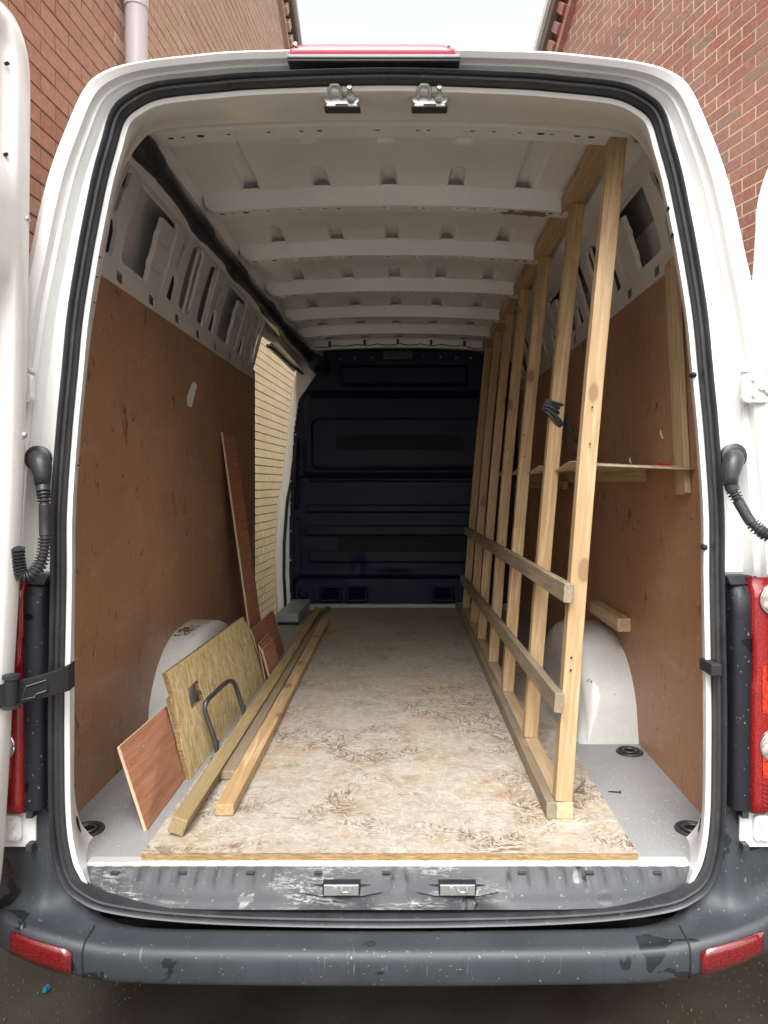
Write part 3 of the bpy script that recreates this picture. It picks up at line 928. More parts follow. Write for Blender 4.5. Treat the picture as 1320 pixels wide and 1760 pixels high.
# aluminium sill strip and the scuffed step plate
sb = MB()
sb.hexa([(-.735, 1.782, .688), (.745, 1.782, .688), (.745, 1.81, .690), (-.735, 1.81, .690), (-.735, 1.784, .702), (.745, 1.784, .702), (.745, 1.81, .7035), (-.735, 1.81, .7035)])
sb.build('sill_strip', M['trim'], van, bevel=.002)

def step_plate():
    xs = np.linspace(-.742, .752, 300)
    pockets = (-.107, .172)
    prof_n = 11
    V = []
    for x in xs:
        q = min(1, abs(x - XC) / .745)
        e = q ** 7
        yb = 1.722 + .045 * e; zb = .624 + .034 * e
        yr = 1.742 + .030 * e; zr = .656 + .018 * e
        rec = 0.0
        for c in pockets:
            d = abs(x - c)
            rec = max(rec, 1 if d < .052 else max(0, 1 - (d - .052) / .075))
        rib = .0028 * (1 if (x * 1000 % 46) < 22 and rec < .05 else 0)
        sid = (1 - e)
        for k in range(prof_n):
            t = k / (prof_n - 1)
            if t < .55:   # top face back -> ridge
                f = t / .55
                y = 1.784 + (yr - 1.784) * f; z = .694 + (zr - .694) * f + (rib if .12 < f < .8 else 0)
                z -= .001 * (f > .9)
                if f > .25: z -= rec * .017 * min(1, (f - .25) / .15)
            else:
                f = (t - .55) / .45
                y = yr + (yb - yr) * f; z = zr + (zb - zr) * f
                y += rec * .014 * (1 - f)
                z -= rec * .017 * (1 - f)
                if f > .8: y -= .004
            V.append((x, y, z))
    o = mesh('step_plate', V, grid_faces(len(xs), prof_n), M['scuff'], van, smooth=True, sharp=28)
    MB().box(-.744, .754, 1.76, 1.79, .60, .66).build('step_plate_base', M['rubber'], o)
    for c in pockets:
        MB().box(c - .045, c + .045, 1.746, 1.772, .6425, .6685).build('latch_shade_block', M['dark'], o)  # solid dark block drawn for the shade in the latch recess
        p = MB().box(c - .042, c + .042, 1.7425, 1.7475, .6435, .6690).build('striker_plate', M['steel'], o, bevel=.0015)
    for x in np.arange(-.66, .70, .165):
        if min(abs(x - c) for c in pockets) > .05:
            V = MB().box(x - .010, x + .010, 1.764, 1.774, .6838, .6868)
            V.build('clip_cover', M['bumper'], o)
    return o
step_plate()
for c in (-.107, .172):
    st = empty('latch_striker', (c, 1.738, .661), parent=van)
    MB().cyl((c - .014, 1.741, .662), (c - .014, 1.722, .664), .006, 14).cyl((c - .014, 1.7245, .664), (c - .014, 1.7205, .664), .008, 14).build('bolt', M['steel'], st, smooth=True, sharp=40)
    MB().tube([(c + .002, 1.741, .660), (c + .002, 1.727, .660), (c + .022, 1.727, .660), (c + .022, 1.741, .660)], .003, 8).build('loop', M['steel'], st, smooth=True)

# ------------------------------------------------------------------ bumper: lofted across its width
def bumper():
    plan = [(0, 0), (.15, .001), (.3, .003), (.45, .006), (.6, .011), (.66, .015), (.675, .017), (.70, .018), (.715, .020), (.735, .022), (.755, .025), (.775, .028), (.79, .031), (.802, .034),
            (.815, .037), (.835, .042), (.855, .048), (.875, .058), (.90, .074), (.925, .096), (.95, .130), (.968, .175), (.980, .23), (.985, .32), (.985, .55)]
    topz = [(0, .598), (.60, .598), (.64, .602), (.665, .610), (.685, .620), (.70, .626), (.715, .634), (.735, .648), (.755, .670), (.775, .70), (.79, .745), (.80, .80), (.806, .865), (.835, .868), (.85, .862), (.856, .782), (.95, .780), (1.0, .780)]
    def tz(x):
        for (a, b), (c, d) in zip(topz, topz[1:]):
            if a <= x <= c: return b + (d - b) * (x - a) / (c - a)
        return .768
    N = 18
    half = []
    for (x, yo) in plan:
        T = tz(x)
        h = T - .598
        pts = []
        # curved sweep from the top edge down and out to the ledge lip
        up = min(1, h / .17)
        yb = 1.715 if h < .03 else 1.722
        for k in range(9):
            f = k / 8
            a = f * pi / 2
            z = .598 + h * (1 - sin(a)) ** 1.25
            y = yb + (1.622 - yb) * ((1 - cos(a)) ** (0.9 if h > .03 else .45))
            if h < .03: z -= .024 * max(0, (y - 1.674) / .045)
            pts.append((y, z))
        pts += [(1.612, .597), (1.604, .592), (1.5985, .583), (1.597, .57), (1.598, .55), (1.600, .532), (1.604, .520), (1.620, .513), (1.70, .512)]
        row = []
        for (y, z) in pts:
            low = min(.046, 0.040 * max(0, (x - .62) / .24))       # the lower edge lifts towards the corners
            z2 = z + low * (1 if z < .6 else max(0, 1 - (z - .6) / .1))
            row.append((x, y + yo * (1 - .7 * min(1, max(0, (z - .60) / .12))), z2))
        half.append(row)
    rows = [[(-x, y, z) for (x, y, z) in r] for r in half[:0:-1]] + half
    V = [(XC + x, y, z) for r in rows for (x, y, z) in r]
    n = len(rows); N = len(rows[0])
    c0, c1 = [i for i, r in enumerate(rows) if abs(abs(r[0][0]) - .675) < 1e-6]
    def part(i0, i1, nm):
        VV = [Vector(v) for v in V[i0 * N:(i1 + 1) * N]]
        o = mesh(nm, VV, grid_faces(i1 - i0 + 1, N), M['bumper'], van, smooth=True, sharp=50)
        m = o.modifiers.new('s', 'SUBSURF'); m.levels = 2; m.render_levels = 2
        return o
    part(c0, c1, 'bumper')
    for a, b_ in ((0, c0), (c1, n - 1)):
        VV = part(a, b_, 'bumper_corner')
    # thin dark gap between centre section and corners
    for i in (c0, c1):
        path = [Vector(p) for p in V[i * N + 4:(i + 1) * N - 2]]
        MB().tube([p + Vector((0, -.0006, 0.0003)) for p in path], .0022, 6).build('panel_gap', M['hole'], van, smooth=True)
    return half
bump_half = bumper()
# reflectors let into the bumper corners
for s in (-1, 1):
    V = []
    cols = 9
    for j in range(cols):
        x = .698 + .150 * j / (cols - 1)
        yo = np.interp(x, [.675, .735, .79, .855, .875, .90, .925], [.017, .022, .031, .048, .058, .074, .096])
        low = .040 * (x - .62) / .24
        for z in (.528 + .012 * (j / 8) ** 2, .545, .565, .583 - .003 * (j == 0)):
            V.append((XC + s * x, 1.5925 + yo + (0.0025 if z > .57 else 0) + (.001 if z < .54 else 0), z + low))
    Fc = grid_faces(cols, 4)
    r = mesh('rear_reflector', V, Fc, M['reflector'], van, smooth=True)
    m = r.modifiers.new('t', 'SOLIDIFY'); m.thickness = .006; m.offset = 0

# ------------------------------------------------------------------ lamp units
for s in (-1, 1):
    lu = empty('tail_lamp', (XC + s * .88, 1.72, .87), parent=van)
    V = []
    zs = np.linspace(.868, 1.408, 14)
    cs = [(.803, 1.742), (.806, 1.708), (.812, 1.698), (.826, 1.694), (.842, 1.694), (.856, 1.700)]
    for z in zs:
        top = max(0, (z - 1.36) / .048)
        for (x, y) in cs: V.append((XC + s * x, y + .03 * top ** 2, z))
    o = mesh('lamp_surround', V, grid_faces(len(zs), len(cs)), M['surround_and_shade'], lu, smooth=True, sharp=50)
    MB().hexa([(XC + s * .803, 1.70, 1.395), (XC + s * .955, 1.73, 1.395), (XC + s * .955, 1.80, 1.395), (XC + s * .803, 1.80, 1.395),
               (XC + s * .803, 1.72, 1.412), (XC + s * .955, 1.75, 1.412), (XC + s * .955, 1.80, 1.412), (XC + s * .803, 1.80, 1.412)]).build('lamp_top', M['surround_and_shade'], lu)
    def lensx(z):   # inner edge of the red lens
        return .846 + (.004 if 1.17 < z < 1.27 else 0)
    zs = list(np.linspace(.862, 1.412, 34))
    V = []
    prof_l = [(0, .020), (.002, .006), (.008, .0), (.03, .0), (.055, .006), (.08, .02), (.10, .045), (.11, .09)]
    for z in zs:
        e = 0 if .875 < z < 1.395 else .012
        for (dx, dy) in prof_l: V.append((XC + s * (lensx(z) + dx), 1.682 + dy + e + .01 * (z - .86), z))
    le = mesh('lamp_lens', V, grid_faces(len(zs), len(prof_l)), M['lens'], lu, smooth=True, sharp=60)
    bz = [(1.10, 1.21), (.95, 1.00)]
    for (z0, z1) in bz:
        V = []
        for z in np.linspace(z0, z1, 6):
            for (dx, dy) in prof_l[3:7]: V.append((XC + s * (lensx(1) + dx - .008), 1.6795 + dy + .01 * (z - .86), z))
        mesh('lamp_window', V, grid_faces(6, 4), M['lens_bright'], le, smooth=True)
    for k in range(6):
        z = .885 + k * .010
        MB().box(min(XC + s * .868, XC + s * .90), max(XC + s * .868, XC + s * .90), 1.679, 1.684, z, z + .004).build('lens_rib', M['lens'], le)
    for z in (1.362, 1.022):
        cx = XC + s * .898
        cc = MB().tube([(cx, 1.700, z), (cx, 1.682, z), (cx, 1.677, z), (cx, 1.675, z)], [.034, .033, .028, .014], 28).build('round_lamp', M['clear'], le, smooth=True, sharp=40)
        ringp = [(cx + .034 * cos(a), 1.682, z + .034 * sin(a)) for a in np.linspace(0, 2 * pi, 33)]
        MB().tube(ringp, .0035, 8).build('lamp_bezel', M['chrome'], le, smooth=True)
    # white hinge plate below the lamp
    hp = empty('lower_hinge', (XC + s * .885, 1.70, .78), parent=van)
    o2 = plate('hinge_plate', rrect(.835, .925, .770, .862, .002), [], .006, lambda a, b, c: (XC + s * a, 1.728 + c, b), M['white'], hp)
    plate('hinge_leaf', rrect(.866, .925, .790, .848, .010), [], .008, lambda a, b, c: (XC + s * a, 1.718 + c, b), M['white'], hp, bevel=.002)
    for z in (.803, .833):
        MB().cyl((XC + s * .882, 1.716, z), (XC + s * .882, 1.704, z), .0085, 16).build('hinge_bolt', M['white'], hp, smooth=True, sharp=40)
    MB().box(min(XC + s * .83, XC + s * .845), max(XC + s * .83, XC + s * .845), 1.70, 1.722, .848, .866).build('clip', M['bumper'], hp)
    MB().box(min(XC + s * .832, XC + s * .846), max(XC + s * .832, XC + s * .846), 1.70, 1.722, .772, .786).build('clip', M['bumper'], hp)

# upper hinge on the right pillar (its twin on the left hides behind the open door)
for s in (-1, 1):
    hx = XC + s * .858
    hp = empty('upper_hinge', (hx, 1.70, 1.83), parent=van)
    plate('hinge_leaf', rrect(.827, .885, 1.822, 1.884, .010), [], .010, lambda a, b, c: (XC + s * a, 1.694 + c, b), M['white'], hp, bevel=.003)
    for (dx, z, r) in ((-.010, 1.872, .0065), (-.010, 1.836, .0065), (.008, 1.855, .011)):
        MB().cyl((hx + s * dx, 1.690, z), (hx + s * dx, 1.676, z), r, 16, r * .7).build('hinge_bolt', M['white'], hp, smooth=True, sharp=40)
    MB().tube([(hx + s * .020, 1.690, 1.845), (hx + s * .035, 1.675, 1.842), (hx + s * .05, 1.67, 1.84)], .009, 10).build('hinge_arm', M['white'], hp, smooth=True)
    # pressed ledge above the hinge
    MB().hexa([(XC + s * .830, 1.700, 1.892), (XC + s * .905, 1.700, 1.890), (XC + s * .905, 1.72, 1.890), (XC + s * .830, 1.72, 1.892),
               (XC + s * .833, 1.690, 1.902), (XC + s * .905, 1.690, 1.900), (XC + s * .905, 1.72, 1.900), (XC + s * .833, 1.72, 1.902)]).build('hinge_ledge', M['white'], van, bevel=.003)

# ------------------------------------------------------------------ high brake light
V = []
bx0, bx1 = -.222, .162
n = 24
for i in range(n + 1):
    x = bx0 + (bx1 - bx0) * i / n
    e = 1 - abs((x - (bx0 + bx1) / 2) / ((bx1 - bx0) / 2)) ** 14 * .6
    for (y, z) in ((1.70, 2.625), (1.692, 2.632), (1.690, 2.640), (1.70, 2.640 + .016 * e), (1.72, 2.642 + .022 * e), (1.80, 2.65)): V.append((x, y, z + .002 * e))
bl = empty('brake_light', (-.03, 1.72, 2.62), parent=van)
mesh('brake_lens', V, grid_faces(n + 1, 6) + [tuple(range(6)), tuple(range(n * 6, n * 6 + 6))[::-1]], M['brake'], bl, smooth=True, sharp=50)
MB().box(bx0 - .006, bx1 + .012, 1.688, 1.74, 2.6205, 2.6285).build('brake_light_gasket', M['trim_grey'], bl, bevel=.002)
MB().box(bx0 - .006, bx1 + .012, 1.692, 1.74, 2.6145, 2.6205).build('brake_light_base', M['rubber'], bl, bevel=.002)
for x in (bx0 + .014, bx1 - .014): MB().cyl((x, 1.694, 2.652), (x, 1.685, 2.651), .004, 12).build('screw', M['steel'], bl, smooth=True, sharp=40)

# ------------------------------------------------------------------ top latch strikers on the header
for u in (589, 738):
    c = P(u, 185, Y=1.79)
    st = empty('latch_striker', c, parent=van)
    x, z = c.x, 2.552
    plate('striker_plate', rrect(x - .042, x + .042, 0, .036, .012), [], .004, lambda a, b, cc: (a, 1.765 + cc, z + b), M['steel'], st, bevel=.001)
    MB().box(x - .044, x + .044, 1.766, 1.80, z - .006, z + .001).build('striker_foot', M['grey_metal'], st, bevel=.002)
    for dx in (-.026, .026): MB().box(x + dx - .012, x + dx + .012, 1.762, 1.77, z - .006, z + .001).build('weld_nut', M['steel'], st, bevel=.002)
    MB().tube([(x - .028, 1.765, z + .012), (x - .028, 1.735, z + .020), (x - .022, 1.729, z + .028), (x - .006, 1.729, z + .028), (x + .0, 1.735, z + .020), (x + .0, 1.765, z + .012)], .0045, 10).build('loop', M['steel'], st, smooth=True)
    MB().cyl((x + .022, 1.765, z + .010), (x + .022, 1.722, z + .020), .0055, 14).cyl((x + .022, 1.757, z + .011), (x + .022, 1.747, z + .013), .011, 6).build('bolt', M['steel'], st, smooth=True, sharp=40)

# ------------------------------------------------------------------ ceiling: header strip, pressed skin, cross bows
def camber(x): return -0.028 * (abs(x) / .66) ** 2.2
def holes_row(y, dy, zz, par, xs):
    mb = MB()
    for (x, rx, ry) in xs:
        z = zz + camber(x) - .0004
        pts = ellipse(x, y + dy, rx, ry, 10)
        V = [(a, b, z) for a, b in pts] + [(a, b, z + .003) for a, b in pts]
        mb.add(V, [tuple(range(10))] + [(k, (k + 1) % 10, 10 + (k + 1) % 10, 10 + k) for k in range(10)])
    mb.build('plug_and_hole', M['hole'], par)  # dark discs drawn for the shaded holes of the flange
def skin():
    nx, ny = 231, 300
    xs = np.linspace(-.805, .805, nx); ys = np.linspace(1.99, 5.47, ny)
    X, Y = np.meshgrid(xs, ys)
    Z = 2.664 + np.vectorize(camber)(X)
    side = np.clip((np.abs(X) - .60) / .12, 0, 1)
    bows = BOWY
    g = np.zeros_like(Z)
    for gx in (-.70, -.49, -.245, -.012, .221, .455, .66):
        for k, by in enumerate(bows):
            L = .17 if k == 0 else .20
            if k > 3: L = .10
            wd = np.clip((.030 - np.abs(X - gx)) / .010, 0, 1)
            a = np.clip((Y - (by - L)) / .04, 0, 1) * np.clip((by + .02 - Y) / .005, 0, 1)
            g = np.maximum(g, wd * a * (0.35 + 0.65 * np.clip((Y - (by - L)) / L, 0, 1)))
        wd = np.clip((.032 - np.abs(X - gx)) / .010, 0, 1)
        if abs(gx) > .3:
            a = np.clip((2.52 - Y) / .03, 0, 1)
        else:
            a = np.clip((2.20 - Y) / .03, 0, 1)
        g = np.maximum(g, wd * a * .8)
    Z = Z + .030 * g
    Z = Z + .0012 * np.sin(X * 9 + 1) * np.sin(Y * 5)
    V = [Vector((x, y, z)) for x, y, z in zip(X.ravel(), Y.ravel(), Z.ravel())]
    mesh('roof_skin', V, [f[::-1] for f in grid_faces(ny, nx)], M['inner'], van, smooth=True)
BOWY = [2.535, 3.085, 3.66, 4.225, 4.70, 5.165]
skin()
def bow(y, wd=.075, drop=.058, hw=.66, idx=0):
    # hat section: sloping rear face, flange with dark hole discs, front face
    b = empty('roof_bow', (0, y, 2.60), parent=van)
    prof = [(-.012, .006), (-.006, -.004), (.000, -.012), (.006, -drop + .008), (.012, -drop), (wd - .006, -drop - .001), (wd, -drop + .006), (wd + .008, -.004), (wd + .014, .004)]
    xs = np.linspace(-hw, hw - .01, 44)
    V = []
    for x in xs:
        e = max(0, (abs(x) - (hw - .05)) / .05)
        for (dy, dz) in prof:
            V.append((x, y + dy + .012 * e, 2.664 + camber(x) + dz * (1 - .55 * e ** 2)))
    mesh('bow_rail', V, grid_faces(len(xs), len(prof)), M['inner'], b, smooth=True, sharp=30)
    r = random.Random(idx)
    xsH = []
    base = [(-.60, .010), (-.565, .006), (-.52, .014), (-.44, .006), (-.33, .006), (-.24, .006), (-.19, .008), (-.03, .007), (.08, .006), (.11, .006), (.23, .006), (.29, .006), (.36, .006), (.42, .012), (.45, .006), (.52, .010), (.56, .012)]
    for x, rx in base: xsH.append((x, rx, rx * .45))
    holes_row(y, wd * .45, 2.664 - drop - .0005, b, xsH)
    if idx < 3:
        mb = MB()
        for x in (-.44, -.33, -.24, -.03, .11, .23, .29, .36):   # pressed cups round the hole discs
            ringp = [(x + .022 * cos(a), y + wd * .48 + .014 * sin(a), 2.664 + camber(x) - drop - .0008) for a in np.linspace(0, 2 * pi, 17)]
            mb.tube(ringp, .0016, 5, cap=False)
        mb.build('pressed_cup', M['inner'], b, smooth=True)
    return b
for i, y in enumerate(BOWY): bow(y, idx=i, wd=.075 if i < 4 else .06)
bow(1.962, wd=.085, drop=.060, hw=.70, idx=1)
# bare primer showing where paint has peeled off the first bow
def blotch(name, cx, cy, rx, ry, z, mt, par, seed):
    r = random.Random(seed)
    pts = []
    for k in range(26):
        a = 2 * pi * k / 26
        q = .65 + .5 * r.random()
        pts.append((cx + rx * q * cos(a), cy + ry * q * sin(a)))
    V = [(a, b, z + camber(a)) for a, b in pts]
    mesh(name, V, [tuple(range(26))], mt, par)
blotch('peeled_paint', .50, 2.583, .060, .026, 2.6035, M['peel'], van, 3)
blotch('peeled_paint', .42, 2.585, .045, .014, 2.6035, M['peel'], van, 5)
# cable slung under the last bow
pts = []
for i in range(60):
    x = -.60 + 1.18 * i / 59
    pts.append((x, 5.10, 2.625 + camber(x) - .010 - .010 * abs(sin(i * .42)) - .01 * (i > 52) * (i - 52) / 7))
MB().tube(pts, .004, 6).build('roof_cable', M['cable'], van, smooth=True)
for gx in (-.49, -.245, -.012, .221, .455):
    MB().box(gx - .008, gx + .008, 5.095, 5.11, 2.612 + camber(gx), 2.645 + camber(gx)).build('cable_clip', M['hole'], van)

# ------------------------------------------------------------------ upper side structure between lining and roof
def side_upper(s):
    top = TL if s < 0 else TR
    H0 = top + .068
    X0, X1, Z1 = .884, .806, 2.622
    par = empty('side_frame', (s * .8, 3.4, top), parent=van)
    yend = 4.42 if s < 0 else 5.44
    # rail with keyhole slots above the plywood
    hs = []
    y = 2.363 if s < 0 else 2.42
    while y < yend - .05:
        hs.append(rrect(y - .025, y + .025, top + .018, top + .052, .008))
        y += .2955
    plate('side_rail', [(1.96, top), (yend, top), (yend, H0), (1.96, H0)], hs, .003, lambda a, b, c: (s * (.8835 + c), a, b), M['inner'], par)
    # leaning panel: a = along van, b = up the slope (0..1)
    def lean(off=0.0):
        def fn(a, b, c):
            t = b
            x = X0 + (X1 - X0) * t + .004 * sin(pi * t)
            z = H0 + (Z1 - H0) * t
            return (s * (x + (c + off) * .96), a, z + (c + off) * .27)
        return fn
    posts = [2.25, 2.85, 3.44, 4.03] + ([] if s < 0 else [4.62, 5.20])
    win = []
    edges = [(2.35, 2.76), (2.94, 3.11), (3.20, 3.35), (3.53, 3.94), (4.12, 4.30)]
    if s < 0: edges += [(4.33, 4.40)]
    else: edges += [(4.33, 4.52), (4.70, 4.86), (4.94, 5.12)]
    for (a, b) in edges:
        win.append([(a + .015, .07), (b - .03, .05), (b - .006, .12), (b, .5), (b - .006, .90), (b - .02, .96), (a + .03, .96), (a + .008, .88), (a, .45), (a + .003, .14)])
    for c in posts:
        win.append([(c - .020, .50), (c - .006, .46), (c + .004, .52), (c + .012, .74), (c + .028, .80), (c + .026, .94), (c + .0, .95), (c - .012, .80)])
        win.append([(c - .045, .07), (c + .030, .03), (c + .040, .08), (c + .036, .32), (c + .012, .42), (c - .034, .36)])
    outl = [(1.96, 0), (yend, 0), (yend, 1), (1.96, 1)]
    plate('side_frame_panel', outl, win, .004, lean(), M['inner'], par, bevel=.001)
    # returned edges of the openings give the pressing its depth
    f0, f1 = lean(0.0), lean(.010)
    for wp in win:
        mb = MB()
        m_ = len(wp)
        V = []
        cxw = sum(p[0] for p in wp) / m_; cyw = sum(p[1] for p in wp) / m_
        for (a, b) in wp: V += [Vector(f0(a, b, .002)), Vector(f1(a + (cxw - a) * .06, b + (cyw - b) * .05, 0))]
        mb.add(V, [(2 * k, 2 * ((k + 1) % m_), 2 * ((k + 1) % m_) + 1, 2 * k + 1) for k in range(m_)])
        mb.build('pressed_return', M['inner'], par)
    for c in posts:
        f = lean(.014)
        mesh('post_shade_sheet', [Vector(f(c - .055, .03, 0)), Vector(f(c + .050, .03, 0)), Vector(f(c + .050, .97, 0)), Vector(f(c - .055, .97, 0))], [(0, 1, 2, 3)], M['dark'], par)  # dark sheet behind the slots stands for shade inside the post
    # outer skin seen through the openings
    nn = 12
    V = []
    for a in (2.19, yend):
        for k in range(nn + 1):
            t = k / nn
            V.append(Vector(lean(.078)(a, -.15 + 1.25 * t, .012 * sin(pi * t))))
    mesh('outer_skin_inside', V, grid_faces(2, nn + 1), M['skin_in'], par, smooth=True)
    # folded stiffener brackets beside two of the posts
    for (a0, a1) in ((2.60, 2.75), (3.78, 3.93), (4.15, 4.29)):
        f = lean(.020)
        bk = MB()
        V = []
        ks = [(.06, 0), (.24, 0), (.27, .003), (.35, .003), (.38, 0), (.58, 0), (.61, .003), (.67, .003), (.70, 0), (.86, 0)]
        for t, d in ks:
            V += [Vector(f(a0, t, d - .004)), Vector(f(a0 + .012, t, d - .018)), Vector(f(a1, t, d - .018)), Vector(f(a1 + .004, t, d + .02))]
        bk.add(V, grid_faces(len(ks), 4))
        bk.build('stiffener', M['inner'], par)
    # inner rib tubes
    for y0 in ((3.02, 3.29) if s < 0 else (3.02, 3.29, 4.8)):
        f = lean(-.002)
        MB().tube([f(y0 + .006 * sin(t * 5), t, 0) for t in np.linspace(.02, .95, 14)], .013, 10, flat=.5).build('rib', M['inner'], par, smooth=True)
    # closing strip from the leaning panel up to the roof skin
    V = []
    for a in (2.06, yend if s > 0 else 5.46):
        V += [Vector((s * .66, a, 2.642)), Vector((s * .675, a, 2.600)), Vector((s * .735, a, 2.590)), Vector((s * .75, a, 2.635))]
    mesh('roof_side_rail', V, grid_faces(2, 4), M['inner'], par)
    return par
side_upper(-1)
side_upper(1)
# screws and plugs on the white lip
for (u, v) in ((173, 442), (168, 476), (163, 520), (147, 590), (141, 655), (135, 800), (119, 945), (116, 1075), (115, 1220)):
    c = P(u - 1, v, Y=1.7455)
    MB().cyl((c.x, 1.748, c.z), (c.x, 1.742, c.z), .0022, 8).build('plug_and_hole', M['hole'], van)
for (u, v, r) in ((1190, 645, .008), (1209, 940, .008), (1147, 360, .004), (1154, 405, .004)):
    c = P(u, v, Y=1.745)
    MB().tube([(c.x + .004, 1.752, c.z), (c.x, 1.738, c.z), (c.x - .004, 1.728, c.z)], [r, r * .9, r * .5], 12).build('rubber_stop', M['hole'], van, smooth=True)

# ------------------------------------------------------------------ side door opening on the left
od = empty('side_door_opening', (-.9, 4.95, .7), parent=van)
MB().box(-.912, -.882, 4.43, 4.475, .60, 2.33).build('door_pillar', M['grey_metal'], od, bevel=.006)
MB().box(-.965, -.913, 4.43, 4.452, .55, 2.40).build('pillar_skin', M['jamb'], od)
# front door pillar follows the tumblehome
V = []
prof_p = [(2.50, .745), (2.447, .775), (2.35, .80), (2.2, .812), (1.94, .842), (1.64, .878), (1.5, .906), (1.2, .928), (.95, .93), (.55, .91)]
for (z, x) in prof_p:
    for (dx, dy) in ((-.095, 0), (-.072, .0), (-.068, -.008), (-.050, -.008), (-.045, -.004), (0, .0), (.02, .03), (.025, .12)):
        V.append((-(x + dx), 5.475 + dy, z))
mesh('front_door_pillar', V, grid_faces(len(prof_p), 8), M['white'], od, smooth=True, sharp=40)
sealp = [(-(x - .058), 5.458, z) for (z, x) in prof_p[1:]] 
top_e = [(-.765, 5.40, 2.484), (-.785, 5.30, 2.484), (-.790, 4.6, 2.484), (-.80, 4.45, 2.476)]
MB().tube([Vector(p) for p in sealp[::-1]] + [Vector(p) for p in top_e], .011, 10).build('side_door_seal', M['rubber'], od, smooth=True)
V = []
for y in (4.42, 4.6, 5.0, 5.47):
    V += [(-.80, y, 2.470), (-.77, y, 2.492), (-.735, y, 2.492), (-.70, y, 2.60)]
mesh('door_head', V, grid_faces(4, 4), M['inner'], od, smooth=True, sharp=30)
V = [P(u, v, Y=5.44) for u, v in ((510, 692), (549, 640), (556, 606), (522, 596), (509, 640))]
mesh('corner_gusset', V, [(0, 1, 2, 3, 4)], M['inner'], od)
# rolling door half hidden behind the wall
sdr = empty('sliding_door', (-1.04, 3.9, .6), parent=van)
MB().hexa([(-1.075, 3.15, .52), (-1.035, 3.15, .52), (-1.035, 4.415, .52), (-1.075, 4.415, .52), (-.985, 3.15, 2.2), (-.955, 3.15, 2.2), (-.955, 4.415, 2.2), (-.985, 4.415, 2.2)]).build('door_panel', M['white'], sdr, bevel=.01)
# step riser box next to the bulkhead
MB().box(-.800, -.665, 4.80, 5.40, FZ, .775).build('step_box', M['cool_grey'], od, bevel=.006)
MB().box(-.800, -.662, 4.79, 4.80, FZ + .002, .720).build('step_box_foot', M['hole'], od)
MB().box(-.815, .86, 5.37, 5.415, FZ, .742).build('bulkhead_sill', M['cool_grey'], van, bevel=.003)

